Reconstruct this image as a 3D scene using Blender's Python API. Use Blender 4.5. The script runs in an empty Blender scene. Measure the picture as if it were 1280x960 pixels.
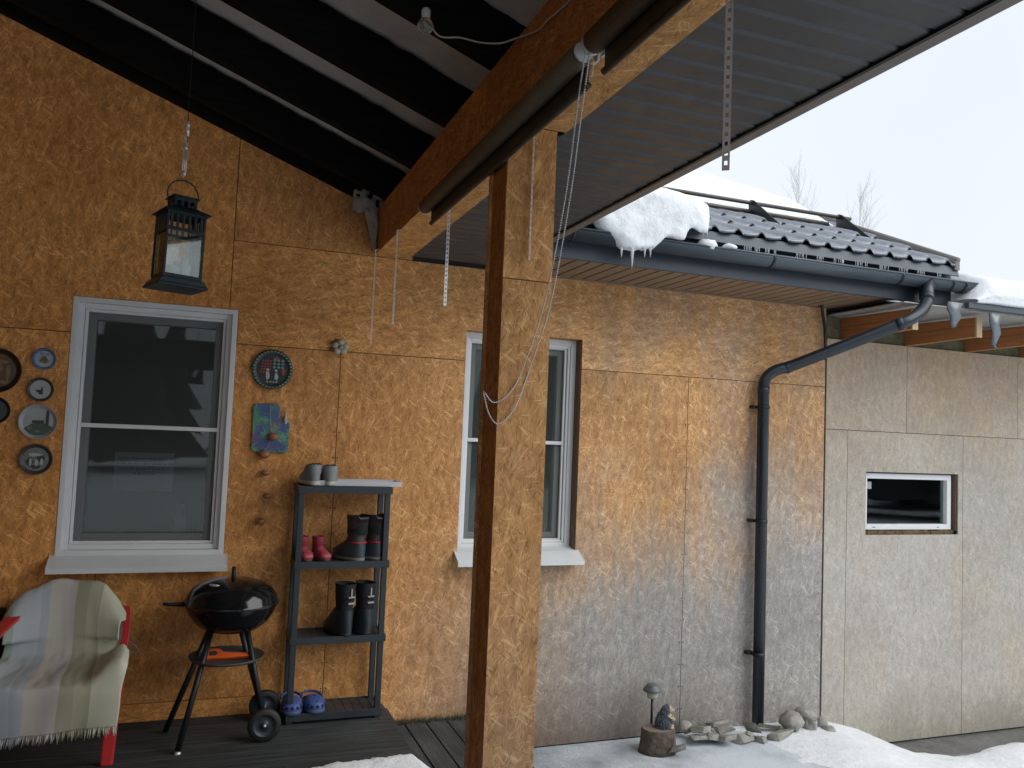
import bpy, bmesh, math, random
from mathutils import Vector, Matrix, Euler, noise
random.seed(7)
R = math.radians
scene = bpy.context.scene
COL = scene.collection

# ------------------------------------------------------------------ camera
CAM = Vector((0, 0, 1.68))
YAW, PIT, ROL, FPX = 0.356182, 0.063208, 0.0408369, 1029.4
fw = Vector((math.sin(YAW)*math.cos(PIT), math.cos(YAW)*math.cos(PIT), math.sin(PIT)))
rt0 = Vector((math.cos(YAW), -math.sin(YAW), 0)); up0 = rt0.cross(fw)
rt = rt0*math.cos(ROL)+up0*math.sin(ROL); up = -rt0*math.sin(ROL)+up0*math.cos(ROL)
cd = bpy.data.cameras.new('camera'); cam = bpy.data.objects.new('camera', cd); COL.objects.link(cam)
m = Matrix.Identity(4)
for i in range(3):
    m[i][0] = rt[i]; m[i][1] = up[i]; m[i][2] = -fw[i]; m[i][3] = CAM[i]
cam.matrix_world = m
cd.sensor_width = 36; cd.lens = FPX/1280*36; cd.clip_start = .05; cd.clip_end = 2000
scene.camera = cam

def ray(px, py): return rt*((px-640)/FPX) - up*((py-480)/FPX) + fw
def atY(px, py, Y=5.15): r = ray(px, py); return CAM + r*(Y/r.y)
def atZ(px, py, Z): r = ray(px, py); return CAM + r*((Z-CAM.z)/r.z)
def atX(px, py, X): r = ray(px, py); return CAM + r*(X/r.x)

# ------------------------------------------------------------------ light
w = bpy.data.worlds.new('World'); scene.world = w; w.use_nodes = True
nt = w.node_tree; nt.nodes.clear()
sky = nt.nodes.new('ShaderNodeTexSky'); sky.sky_type = 'NISHITA'; sky.sun_disc = False
SUN_E, SUN_R = R(42), R(130)
sky.sun_elevation = SUN_E; sky.sun_rotation = SUN_R; sky.dust_density = 4; sky.air_density = 1.0
hs = nt.nodes.new('ShaderNodeHueSaturation'); hs.inputs['Saturation'].default_value = .25
mx = nt.nodes.new('ShaderNodeMix'); mx.data_type = 'RGBA'
mx.inputs[0].default_value = .88                      # overcast veil over the clear sky
mx.inputs[7].default_value = (8.6, 9.1, 9.9, 1)
bg = nt.nodes.new('ShaderNodeBackground'); bg.inputs[1].default_value = .080
wo = nt.nodes.new('ShaderNodeOutputWorld')
nt.links.new(sky.outputs[0], hs.inputs['Color']); nt.links.new(hs.outputs[0], mx.inputs[6])
tcw = nt.nodes.new('ShaderNodeTexCoord'); nz = nt.nodes.new('ShaderNodeTexNoise'); nz.inputs['Scale'].default_value = 2.2; nz.inputs['Detail'].default_value = 4
rw = nt.nodes.new('ShaderNodeValToRGB'); rw.color_ramp.elements[0].position = .3; rw.color_ramp.elements[0].color = (.93, .94, .95, 1); rw.color_ramp.elements[1].position = .7; rw.color_ramp.elements[1].color = (1.03, 1.03, 1.02, 1)
ml = nt.nodes.new('ShaderNodeMix'); ml.data_type = 'RGBA'; ml.blend_type = 'MULTIPLY'; ml.inputs[0].default_value = 1
nt.links.new(tcw.outputs['Generated'], nz.inputs['Vector']); nt.links.new(nz.outputs[0], rw.inputs[0])
nt.links.new(mx.outputs[2], ml.inputs[6]); nt.links.new(rw.outputs[0], ml.inputs[7]); nt.links.new(ml.outputs[2], bg.inputs[0]); nt.links.new(bg.outputs[0], wo.inputs[0])
sd = bpy.data.lights.new('sun', 'SUN'); sd.energy = 1.5; sd.angle = R(60); sd.color = (1, .97, .93)
so = bpy.data.objects.new('sun', sd); COL.objects.link(so)
sdir = Vector((math.sin(SUN_R)*math.cos(SUN_E), math.cos(SUN_R)*math.cos(SUN_E), math.sin(SUN_E)))
so.rotation_euler = sdir.to_track_quat('Z', 'Y').to_euler()
vs = scene.view_settings; vs.view_transform = 'Standard'; vs.look = 'None'; vs.gamma = 1
vs.exposure = 0.52

# ------------------------------------------------------------------ material helpers
class NB:
    def __init__(s, name):
        s.m = bpy.data.materials.new(name); s.m.use_nodes = True; s.t = s.m.node_tree
        s.b = s.t.nodes['Principled BSDF']; s.out = s.t.nodes['Material Output']
    def n(s, typ, props=None, **ins):
        nd = s.t.nodes.new('ShaderNode'+typ)
        for k, v in (props or {}).items(): setattr(nd, k, v)
        for k, v in ins.items():
            key = int(k[1:]) if k[0] == 'i' and k[1:].isdigit() else k.replace('_', ' ')
            s.set(nd.inputs[key], v)
        return nd
    def set(s, sock, v):
        if hasattr(v, 'is_linked') or isinstance(v, bpy.types.NodeSocket): s.t.links.new(v, sock)
        else:
            if isinstance(v, (tuple, list)) and len(v) == 3 and sock.type == 'RGBA': v = (*v, 1)
            sock.default_value = v
    def math(s, op, a, b=0, c=0, clamp=False):
        nd = s.n('Math', {'operation': op, 'use_clamp': clamp}, i0=a, i1=b)
        if c: s.set(nd.inputs[2], c)
        return nd.outputs[0]
    def mix(s, f, a, b, mode='MIX'):
        nd = s.n('Mix', {'data_type': 'RGBA', 'blend_type': mode}); s.set(nd.inputs[0], f); s.set(nd.inputs[6], a); s.set(nd.inputs[7], b)
        return nd.outputs[2]
    def ramp(s, fac, stops, interp='LINEAR'):
        nd = s.n('ValToRGB', None, Fac=fac); cr = nd.color_ramp; cr.interpolation = interp
        while len(cr.elements) < len(stops): cr.elements.new(.5)
        for e, (p, c) in zip(cr.elements, stops):
            e.position = p; e.color = (*c, 1) if len(c) == 3 else c
        return nd.outputs[0]
    def noise(s, vec, scale=5, detail=3, rough=.5, dim='3D'):
        nd = s.n('TexNoise', {'noise_dimensions': dim}, Scale=scale, Detail=detail, Roughness=rough)
        if vec is not None: s.set(nd.inputs['Vector'], vec)
        return nd.outputs[0]
    def bump(s, h, strength=.3, dist=.005):
        nd = s.n('Bump', None, Height=h, Strength=strength, Distance=dist); s.set(s.b.inputs['Normal'], nd.outputs[0])
    def mapr(s, v, a, b, c=0, d=1):
        return s.n('MapRange', None, i0=v, i1=a, i2=b, i3=c, i4=d).outputs[0]
    def pos(s): return s.n('NewGeometry').outputs['Position']
    def obj(s): return s.n('TexCoord').outputs['Object']
    def uv(s): return s.n('TexCoord').outputs['UV']
    def fin(s, color=None, rough=None, metal=None, spec=None):
        if color is not None: s.set(s.b.inputs['Base Color'], color)
        if rough is not None: s.set(s.b.inputs['Roughness'], rough)
        if metal is not None: s.set(s.b.inputs['Metallic'], metal)
        if spec is not None: s.set(s.b.inputs['Specular IOR Level'], spec)
        return s.m

def simple(name, col, rough=.6, metal=0, var=.12, scale=30, bump=.1, spec=.5, dist=.002, detail=4):
    b = NB(name); v = b.obj(); n = b.noise(v, scale, detail)
    n2 = b.noise(v, scale*.17, 2)
    f = b.math('ADD', b.math('MULTIPLY', n, .5), b.math('MULTIPLY', n2, .5))
    lo = tuple(c*(1-var) for c in col); hi = tuple(min(1, c*(1+var)) for c in col)
    c = b.ramp(f, [(.3, lo), (.7, hi)])
    r = b.mapr(n2, .3, .7, max(.02, rough-.08), min(1, rough+.08))
    if bump: b.bump(n, bump, dist)
    return b.fin(c, r, metal, spec)

def osb_mat(name, tint=(1, 1, 1), mode='porch', contrast=1.0, scale=1.0):
    b = NB(name)
    uv = b.uv(); rnd = b.n('ObjectInfo').outputs['Random']
    off = b.n('CombineXYZ', None, i0=b.math('MULTIPLY', rnd, 31.7), i1=b.math('MULTIPLY', rnd, 57.3)).outputs[0]
    P = b.n('VectorMath', {'operation': 'ADD'}, i0=uv, i1=off).outputs[0]
    wn = b.n('TexNoise', {'noise_dimensions': '2D'}, Vector=P, Scale=5.0, Detail=2.0).outputs[1]
    wn = b.n('VectorMath', {'operation': 'SCALE'}, i0=b.n('VectorMath', {'operation': 'SUBTRACT'}, i0=wn, i1=(.5, .5, .5)).outputs[0]); wn.inputs['Scale'].default_value = .022
    P = b.n('VectorMath', {'operation': 'ADD'}, i0=P, i1=wn.outputs[0]).outputs[0]
    k = contrast
    def c3(a):
        mid = (.40, .245, .115)
        return tuple(max(0, (mid[i]+(a[i]-mid[i])*k)*tint[i]) for i in range(3))
    D, A, B_, L = c3((.235, .118, .047)), c3((.345, .20, .088)), c3((.435, .27, .128)), c3((.58, .42, .24))
    stops = [(0, D), (.14, A), (.45, c3((.39, .235, .108))), (.78, B_), (.93, c3((.48, .32, .16))), (1, L)]
    col = None; hgt = None
    for i, (ang, ln, wd, thr) in enumerate(((4, .10, .016, 0), (-28, .085, .012, .52), (33, .09, .014, .58), (-9, .11, .013, .6), (64, .06, .010, .72), (-61, .07, .011, .75), (14, .08, .007, .74))):
        mp = b.n('Mapping', {'vector_type': 'POINT'}, Vector=P)
        mp.inputs['Rotation'].default_value = (0, 0, R(ang))
        s = b.n('VectorMath', {'operation': 'MULTIPLY'}, i0=mp.outputs[0], i1=(scale/wd, scale/ln, 1)).outputs[0]
        s = b.n('VectorMath', {'operation': 'ADD'}, i0=s, i1=(i*17.3, i*9.1, 0)).outputs[0]
        vo = b.n('TexVoronoi', {'voronoi_dimensions': '2D'}, Vector=s, Scale=1.0, Randomness=1.0)
        sp = b.n('SeparateColor', None, Color=vo.outputs['Color'])
        c = b.ramp(sp.outputs[1], stops)
        if col is None: col, hgt = c, sp.outputs[1]
        else:
            mk = b.mapr(sp.outputs[0], thr, thr+.02)
            col = b.mix(mk, col, c); hgt = b.n('Mix', None, i0=mk, i2=hgt, i3=sp.outputs[1]).outputs[0]
    fine = b.n('TexNoise', {'noise_dimensions': '2D'}, Vector=b.n('VectorMath', {'operation': 'MULTIPLY'}, i0=P, i1=(260, 40, 1)).outputs[0], Scale=1.0, Detail=2.0).outputs[0]
    col = b.mix(1, col, b.ramp(fine, [(.25, (.80, .80, .80)), (.75, (1.13, 1.13, 1.13))]), 'MULTIPLY')
    # hair thin pale slivers and short dark flecks
    for i, (ang, ln, wd, thr, cc, op) in enumerate(((38, .05, .005, .93, (.60, .45, .27), .5), (-24, .055, .005, .93, (.58, .43, .25), .5), (84, .045, .005, .955, (.62, .48, .30), .5), (-55, .075, .011, .965, (.62, .47, .28), .6), (16, .09, .015, .965, (.56, .42, .24), .55), (8, .032, .004, .955, (.13, .065, .028), .6), (-48, .024, .004, .96, (.12, .06, .025), .65), (25, .035, .006, .97, (.15, .075, .03), .6))):
        mp = b.n('Mapping', {'vector_type': 'POINT'}, Vector=P); mp.inputs['Rotation'].default_value = (0, 0, R(ang))
        q_ = b.n('VectorMath', {'operation': 'MULTIPLY'}, i0=mp.outputs[0], i1=(1/wd, 1/ln, 1)).outputs[0]
        vo = b.n('TexVoronoi', {'voronoi_dimensions': '2D'}, Vector=q_, Scale=1.0)
        mk = b.math('MULTIPLY', b.math('GREATER_THAN', b.n('SeparateColor', None, Color=vo.outputs['Color']).outputs[0], thr), b.mapr(vo.outputs['Distance'], .55, .35, 0, op))
        col = b.mix(mk, col, tuple(cc[m_]*tint[m_] for m_ in range(3)))
    big = b.n('TexNoise', {'noise_dimensions': '2D'}, Vector=P, Scale=1.6, Detail=2.0).outputs[0]
    mot = b.n('TexNoise', {'noise_dimensions': '2D'}, Vector=b.n('VectorMath', {'operation': 'MULTIPLY'}, i0=P, i1=(24, 11, 1)).outputs[0], Scale=1.0, Detail=3.0, Roughness=.6).outputs[0]
    col = b.mix(1, col, b.ramp(mot, [(.3, (.80, .76, .70)), (.7, (1.16, 1.18, 1.20))]), 'MULTIPLY')
    col = b.mix(1, col, b.ramp(big, [(.3, (.86, .83, .80)), (.7, (1.1, 1.1, 1.1))]), 'MULTIPLY')
    pv = b.math('MULTIPLY_ADD', rnd, .26, .88)
    col = b.mix(1, col, b.n('CombineColor', None, i0=pv, i1=pv, i2=pv).outputs[0], 'MULTIPLY')
    pos = b.pos(); xyz = b.n('SeparateXYZ', None, Vector=pos); X, Z = xyz.outputs[0], xyz.outputs[2]
    lum = b.n('RGBToBW', None, Color=col).outputs[0]
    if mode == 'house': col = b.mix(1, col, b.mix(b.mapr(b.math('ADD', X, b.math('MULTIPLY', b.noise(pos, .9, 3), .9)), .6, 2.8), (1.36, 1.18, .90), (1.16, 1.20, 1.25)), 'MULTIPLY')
    if mode in ('house', 'annex', 'post'):
        st = b.noise(b.n('VectorMath', {'operation': 'MULTIPLY'}, i0=pos, i1=(9, 9, .7)).outputs[0], 1.0, 5, .6)
        cl = b.noise(pos, 1.3, 4, .55)
        nn = b.math('ADD', b.math('MULTIPLY', b.math('SUBTRACT', st, .5), 1.0), b.math('MULTIPLY', b.math('SUBTRACT', cl, .5), 1.9))
    if mode == 'house':
        gx = b.mapr(X, 1.0, 2.6); gx2 = b.mapr(X, 1.3, 3.8, 0, .60)
        hz = b.math('ADD', b.mapr(Z, 1.8, -.1, -.36, 1.0), gx2)
        wf = b.math('MULTIPLY', b.math('ADD', hz, b.math('MULTIPLY', nn, .75), clamp=True), gx, clamp=True)
        wf = b.math('MULTIPLY', wf, 1.0)
        dirt = b.math('MULTIPLY', b.math('ADD', b.mapr(Z, .05, -.34), b.math('MULTIPLY', nn, .5), clamp=True), b.mapr(X, 1.0, 1.6), clamp=True)
        dirt = b.math('MULTIPLY', dirt, b.mapr(X, 4.0, 2.9), clamp=True)
        g = b.mix(1, b.ramp(lum, [(.05, (.13, .125, .118)), (.25, (.30, .285, .265)), (.5, (.52, .50, .47))]), (1, 1, 1), 'MULTIPLY')
        col = b.mix(wf, col, g)
        col = b.mix(b.math('MULTIPLY', dirt, .7), col, (.085, .048, .032))
    elif mode == 'post':
        wf = b.math('ADD', b.mapr(Z, 1.9, .3, -.2, .75), b.math('MULTIPLY', nn, .8), clamp=True)
        col = b.mix(b.math('MULTIPLY', wf, .55), col, b.ramp(lum, [(.05, (.11, .085, .065)), (.5, (.48, .40, .32))]))
    elif mode == 'annex':
        wf = b.math('ADD', b.mapr(Z, 2.5, .9, .42, .98), b.math('MULTIPLY', nn, .45), clamp=True)
        g = b.ramp(lum, [(.05, (.24, .225, .20)), (.28, (.45, .425, .38)), (.55, (.61, .585, .535))])
        col = b.mix(wf, b.mix(.35, col, (.60, .47, .29)), g)
        moss = b.math('MULTIPLY', b.math('ADD', b.mapr(Z, -.1, -.62, -.2, .75), b.math('MULTIPLY', nn, .7), clamp=True), .6)
        col = b.mix(moss, col, (.175, .165, .095))
    b.bump(hgt, .25, .0012)
    return b.fin(col, .62, 0, .3)

# ------------------------------------------------------------------ mesh helpers
class MB:
    def __init__(s): s.v = []; s.f = []; s.mi = []; s.cur = 0; s.sm = []; s.smooth = False
    def add(s, vs, fs, M=None):
        o = len(s.v)
        s.v += [tuple(M @ Vector(p)) if M else tuple(p) for p in vs]
        for f in fs: s.f.append(tuple(i+o for i in f)); s.mi.append(s.cur); s.sm.append(s.smooth)
        return s
    def box(s, a, b, M=None):
        x0, y0, z0 = a; x1, y1, z1 = b
        return s.add([(x0, y0, z0), (x1, y0, z0), (x1, y1, z0), (x0, y1, z0), (x0, y0, z1), (x1, y0, z1), (x1, y1, z1), (x0, y1, z1)],
                     [(0, 3, 2, 1), (4, 5, 6, 7), (0, 1, 5, 4), (1, 2, 6, 5), (2, 3, 7, 6), (3, 0, 4, 7)], M)
    def prism(s, poly, axis, a, b, M=None):
        """polygon (2-D) extruded along axis from a to b"""
        def P(p, t):
            return {'x': (t, p[0], p[1]), 'y': (p[0], t, p[1]), 'z': (p[0], p[1], t)}[axis]
        n = len(poly); vs = [P(p, a) for p in poly]+[P(p, b) for p in poly]
        fs = [tuple(range(n)), tuple(range(2*n-1, n-1, -1))]+[(i, n+i, n+(i+1) % n, (i+1) % n) for i in range(n)]
        return s.add(vs, fs, M)
    def tube(s, pts, r, n=8, caps=True, closed=False, M=None):
        pts = [Vector(p) for p in pts]; k = len(pts)
        rr = r if isinstance(r, (list, tuple)) else [r]*k
        vs = []; fs = []; u = None
        for i, p in enumerate(pts):
            if closed: t = pts[(i+1) % k]-pts[i-1]
            else: t = pts[min(i+1, k-1)]-pts[max(i-1, 0)]
            t.normalize()
            if u is None:
                u = t.orthogonal().normalized()
            else:
                u = (u-t*u.dot(t)); u = u.normalized() if u.length > 1e-6 else t.orthogonal().normalized()
            v = t.cross(u)
            for j in range(n):
                a = 2*math.pi*j/n; vs.append(p+(u*math.cos(a)+v*math.sin(a))*rr[i])
        m_ = k if closed else k-1
        for i in range(m_):
            for j in range(n):
                a = i*n+j; b_ = i*n+(j+1) % n; c = ((i+1) % k)*n+(j+1) % n; d = ((i+1) % k)*n+j
                fs.append((a, b_, c, d))
        if caps and not closed: fs.append(tuple(range(n-1, -1, -1))); fs.append(tuple(range((k-1)*n, k*n)))
        old = s.smooth; s.smooth = True; s.add(vs, fs, M); s.smooth = old
        return s
    def lathe(s, prof, n=24, M=None, axis='z', caps=False):
        vs = []; fs = []
        for (r, z) in prof:
            for j in range(n):
                a = 2*math.pi*j/n; c, d = r*math.cos(a), r*math.sin(a)
                vs.append({'z': (c, d, z), 'x': (z, c, d), 'y': (d, z, c)}[axis])
        for i in range(len(prof)-1):
            for j in range(n):
                fs.append((i*n+j, i*n+(j+1) % n, (i+1)*n+(j+1) % n, (i+1)*n+j))
        if caps: fs.append(tuple(range(n-1, -1, -1))); k = len(prof); fs.append(tuple(range((k-1)*n, k*n)))
        old = s.smooth; s.smooth = True; s.add(vs, fs, M); s.smooth = old
        return s
    def grid(s, fn, nu, nv, closeu=False):
        vs = [fn(i/nu, j/nv) for j in range(nv+1) for i in range(nu+1)]
        fs = [(j*(nu+1)+i, j*(nu+1)+i+1, (j+1)*(nu+1)+i+1, (j+1)*(nu+1)+i) for j in range(nv) for i in range(nu)]
        old = s.smooth; s.smooth = True; s.add(vs, fs); s.smooth = old
        return s
    def loft(s, rings, capa=True, capb=True):
        n = len(rings[0]); vs = [p for r in rings for p in r]; fs = []
        for i in range(len(rings)-1):
            for j in range(n): fs.append((i*n+j, i*n+(j+1) % n, (i+1)*n+(j+1) % n, (i+1)*n+j))
        if capa: fs.append(tuple(range(n-1, -1, -1)))
        if capb: fs.append(tuple(range((len(rings)-1)*n, len(rings)*n)))
        old = s.smooth; s.smooth = True; s.add(vs, fs); s.smooth = old
        return s
    def ball(s, c, r, seg=12, M=None, sq=(1, 1, 1)):
        rings = []
        for i in range(1, seg//2):
            a = math.pi*i/(seg//2)
            rings.append([(c[0]+r*sq[0]*math.sin(a)*math.cos(2*math.pi*j/seg), c[1]+r*sq[1]*math.sin(a)*math.sin(2*math.pi*j/seg), c[2]-r*sq[2]*math.cos(a)) for j in range(seg)])
        if M: rings = [[tuple(M @ Vector(p)) for p in q] for q in rings]
        return s.loft(rings)
    def build(s, name, mats, parent=None, grain='z', bevel=0, recalc=True, local=False):
        me = bpy.data.meshes.new(name); me.from_pydata(s.v, [], s.f); me.update()
        for m_ in (mats if isinstance(mats, (list, tuple)) else [mats]): me.materials.append(m_)
        me.polygons.foreach_set('material_index', s.mi); me.polygons.foreach_set('use_smooth', s.sm)
        if recalc:
            bm = bmesh.new(); bm.from_mesh(me); bmesh.ops.recalc_face_normals(bm, faces=bm.faces); bm.to_mesh(me); bm.free()
        uvl = me.uv_layers.new(name='UVMap'); g = 'xyz'.index(grain)
        for p in me.polygons:
            nrm = p.normal; d = max(range(3), key=lambda i: abs(nrm[i]))
            ax = [i for i in range(3) if i != d]
            va = g if g in ax else ax[1]; ua = ax[0] if ax[1] == va else ax[1]
            for li in p.loop_indices:
                co = me.vertices[me.loops[li].vertex_index].co; uvl.data[li].uv = (co[ua], co[va])
        o = bpy.data.objects.new(name, me); COL.objects.link(o)
        if parent is not None:
            o.parent = parent
            if not local: o.matrix_parent_inverse = Matrix.Translation(-parent.location) if tuple(parent.rotation_euler) == (0, 0, 0) else parent.matrix_basis.inverted()
        if bevel:
            bv = o.modifiers.new('bevel', 'BEVEL'); bv.width = bevel; bv.segments = 2; bv.limit_method = 'ANGLE'; bv.angle_limit = R(40)
        return o

def root_of(o):
    while o.parent is not None: o = o.parent
    return o
def tag(o, label=None, cat=None, group=None, kind=None):
    if label: o['label'] = label
    if cat: o['category'] = cat
    if group: o['group'] = group
    if kind: o['kind'] = kind
    return o
def thing(name, loc, label, cat, group=None, rz=0):
    o = bpy.data.objects.new(name, None); COL.objects.link(o); o.location = loc; o.rotation_euler = (0, 0, rz)
    o.empty_display_size = .1
    return tag(o, label, cat, group)
def copy_tree(o, parent=None):
    c = o.copy(); COL.objects.link(c)
    if parent is not None: c.parent = parent
    for ch in [x for x in COL.objects if x.parent == o]: copy_tree(ch, c)
    return c
def sub(o, lv=1):
    m_ = o.modifiers.new('subdiv', 'SUBSURF'); m_.levels = lv; m_.render_levels = lv; return o

# ------------------------------------------------------------------ materials
M = {}
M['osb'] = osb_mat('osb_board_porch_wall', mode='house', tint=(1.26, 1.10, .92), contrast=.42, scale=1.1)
M['osb_beam'] = osb_mat('osb_board_clean', mode='none', tint=(1.42, 1.22, .94), contrast=.42, scale=1.1)
M['osb_post'] = osb_mat('osb_board_post', mode='post', tint=(1.36, 1.18, .93), contrast=.42, scale=1.1)
M['osb_side'] = osb_mat('osb_board_shaded_red', mode='none', tint=(1.10, .80, .52), contrast=.7)  # redder OSB; shade of the unlit side faces is in the tint
M['osb_annex'] = osb_mat('osb_board_weathered', mode='annex', tint=(1, .98, .95), contrast=.42, scale=1.1)
def timber_mat(name, c0, c1, sc=1.0, spec=.3):
    b = NB(name); u = b.uv()
    g = b.n('TexNoise', {'noise_dimensions': '2D'}, Vector=b.n('VectorMath', {'operation': 'MULTIPLY'}, i0=u, i1=(60*sc, 2.2*sc, 1)).outputs[0], Scale=1.0, Detail=4.0, Distortion=.4).outputs[0]
    n2 = b.noise(b.obj(), 3, 2)
    c = b.ramp(b.math('ADD', b.math('MULTIPLY', g, .75), b.math('MULTIPLY', n2, .25)), [(.32, c0), (.68, c1)])
    b.bump(g, .2, .001); return b.fin(c, .7, 0, spec)
M['timber_dark'] = timber_mat('dark_stained_timber', (.045, .022, .012), (.11, .052, .026))
M['timber_raft'] = timber_mat('orange_rafter_timber', (.30, .12, .045), (.46, .20, .078))
M['timber_pale'] = timber_mat('pale_sawn_timber', (.48, .36, .22), (.62, .50, .34))
M['black_wood'] = timber_mat('black_painted_timber', (.004, .005, .005), (.010, .011, .011), spec=.08)
M['deck'] = None
b = NB('dark_decking'); u = b.uv()
g = b.n('TexNoise', {'noise_dimensions': '2D'}, Vector=b.n('VectorMath', {'operation': 'MULTIPLY'}, i0=u, i1=(38, 2.5, 1)).outputs[0], Scale=1.0, Detail=4.0).outputs[0]
sp_ = b.noise(b.pos(), 210, 3, .7); cl_ = b.noise(b.pos(), 2.4, 4)
c = b.ramp(g, [(.3, (.022, .025, .026)), (.7, (.050, .055, .056))])
xx = b.n('SeparateXYZ', None, Vector=b.pos())
fr = b.math('MULTIPLY', b.math('MULTIPLY', b.mapr(sp_, .52, .66), b.mapr(cl_, .40, .62)), b.mapr(xx.outputs[0], .1, 1.6, .05, .85))
c = b.mix(fr, c, (.28, .30, .31)); b.bump(g, .35, .002); M['deck'] = b.fin(c, .75, 0, .3)
M['upvc'] = simple('white_window_plastic', (.74, .76, .77), .32, var=.04, scale=8, bump=0)
M['upvc_grey'] = simple('grey_screen_frame', (.50, .53, .53), .4, var=.05, scale=8, bump=0)
M['sill'] = simple('white_sill_metal', (.66, .70, .71), .35, var=.08, scale=5, bump=.02)
M['reveal'] = simple('dull_brown_reveal', (.19, .125, .08), .8, var=.25, scale=40, bump=.2)
M['foam'] = simple('brown_mounting_foam', (.17, .105, .06), .9, var=.5, scale=60, bump=.8, dist=.01)
M['room'] = simple('dim_room_wall', (.09, .10, .09), .9, var=.2, scale=4, bump=0)
M['room_light'] = simple('grey_room_wall', (.34, .38, .37), .9, var=.1, scale=4, bump=0)
M['curtain'] = simple('grey_green_curtain', (.12, .13, .12), .9, var=.25, scale=9, bump=.2)
b = NB('window_glass')
gl = b.n('BsdfGlossy', None, Roughness=.02); gl.inputs['Color'].default_value = (.9, .95, .95, 1)
tr = b.n('BsdfTransparent'); tr.inputs['Color'].default_value = (.84, .88, .87, 1)
fres = b.n('Fresnel', None, IOR=1.5); ms = b.n('MixShader', None, i0=b.mapr(fres.outputs[0], 0, 1, .06, 1.0), i1=tr.outputs[0], i2=gl.outputs[0])
b.t.links.new(ms.outputs[0], b.out.inputs[0]); M['glass'] = b.m
b = NB('insect_mesh')
df = b.n('BsdfDiffuse'); df.inputs['Color'].default_value = (.085, .10, .092, 1)
tr = b.n('BsdfTransparent'); ms = b.n('MixShader', None, i0=.48, i1=tr.outputs[0], i2=df.outputs[0])
b.t.links.new(ms.outputs[0], b.out.inputs[0]); M['mesh'] = b.m
b = NB('clear_plastic')
pr = b.b; pr.inputs['Base Color'].default_value = (.75, .78, .82, 1); pr.inputs['Roughness'].default_value = .25
pr.inputs['Transmission Weight'].default_value = .35; M['clear'] = b.m
M['soffit_grey'] = simple('graphite_soffit_metal', (.045, .053, .062), .42, metal=.1, var=.12, scale=60, bump=.12)
M['soffit_brown'] = simple('brown_soffit_metal', (.23, .165, .11), .5, var=.15, scale=40, bump=.05)
M['trim_brown'] = simple('grey_brown_eave_trim', (.16, .145, .13), .45, var=.12, scale=20, bump=.05)
M['graphite'] = simple('graphite_blue_metal', (.034, .048, .062), .42, metal=.15, var=.16, scale=14, bump=.04)
M['graphite_lt'] = simple('graphite_flashing', (.062, .082, .098), .42, metal=.15, var=.12, scale=18, bump=.05)
M['tile'] = simple('graphite_metal_tile', (.20, .22, .25), .33, metal=.25, var=.2, scale=24, bump=.12)
M['verge'] = simple('brown_grey_verge_metal', (.17, .165, .155), .5, var=.15, scale=18, bump=.1)
M['rail'] = simple('dark_brown_rail', (.075, .062, .052), .45, metal=.2, var=.1, scale=30, bump=0)
M['black_metal'] = simple('black_painted_metal', (.012, .016, .018), .42, metal=.2, var=.2, scale=40, bump=.1)
M['lantern'] = simple('green_black_lantern_metal', (.014, .026, .030), .42, metal=.4, var=.3, scale=50, bump=.2)
M['pipe'] = simple('graphite_pipe_metal', (.018, .026, .036), .30, metal=.15, var=.25, scale=10, bump=.03)
M['galv'] = simple('galvanised_steel', (.60, .59, .58), .4, metal=.45, var=.15, scale=60, bump=.1)
M['hole'] = simple('dark_hole', (.02, .02, .02), .8, var=.05)
M['membrane'] = simple('grey_roof_membrane', (.74, .77, .78), .65, var=.12, scale=12, bump=.3, dist=.01)
M['bag'] = simple('pale_grey_film', (.34, .35, .34), .5, var=.15, scale=30, bump=.4, dist=.01)
M['blind'] = simple('brown_blind_fabric', (.105, .085, .052), .65, var=.2, scale=70, bump=.3)
M['blind2'] = simple('dark_blind_hem', (.05, .044, .03), .6, var=.2, scale=70, bump=.3)
M['white_plastic'] = simple('white_plastic', (.62, .65, .68), .4, var=.05, scale=30, bump=0)
M['cable_white'] = simple('white_cable', (.50, .49, .46), .5, var=.08, scale=30, bump=0)
M['plastic_dark'] = simple('dark_blue_grey_plastic', (.024, .034, .042), .45, var=.15, scale=60, bump=.15)
M['red'] = simple('red_chair_plastic', (.50, .028, .030), .38, var=.12, scale=12, bump=.03)
M['wool'] = simple('mineral_wool', (.15, .145, .085), 1, var=.5, scale=90, bump=1.0, dist=.02)
M['rubber'] = simple('black_rubber', (.012, .013, .014), .6, var=.2, scale=60, bump=.2)
M['enamel'] = simple('black_enamel', (.007, .008, .009), .13, var=.3, scale=4, bump=.0)
M['stone'] = simple('grey_green_flagstone', (.25, .245, .215), .85, var=.4, scale=24, bump=.8, dist=.008)
M['boulder'] = simple('pale_field_stone', (.29, .28, .255), .85, var=.35, scale=16, bump=.8, dist=.01)
M['concrete_wet'] = simple('wet_plinth_concrete', (.14, .14, .14), .5, var=.4, scale=30, bump=.5, dist=.005)
M['straw'] = simple('dry_moss_and_grass', (.10, .10, .05), .95, var=.4, scale=90, bump=.5)
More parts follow.
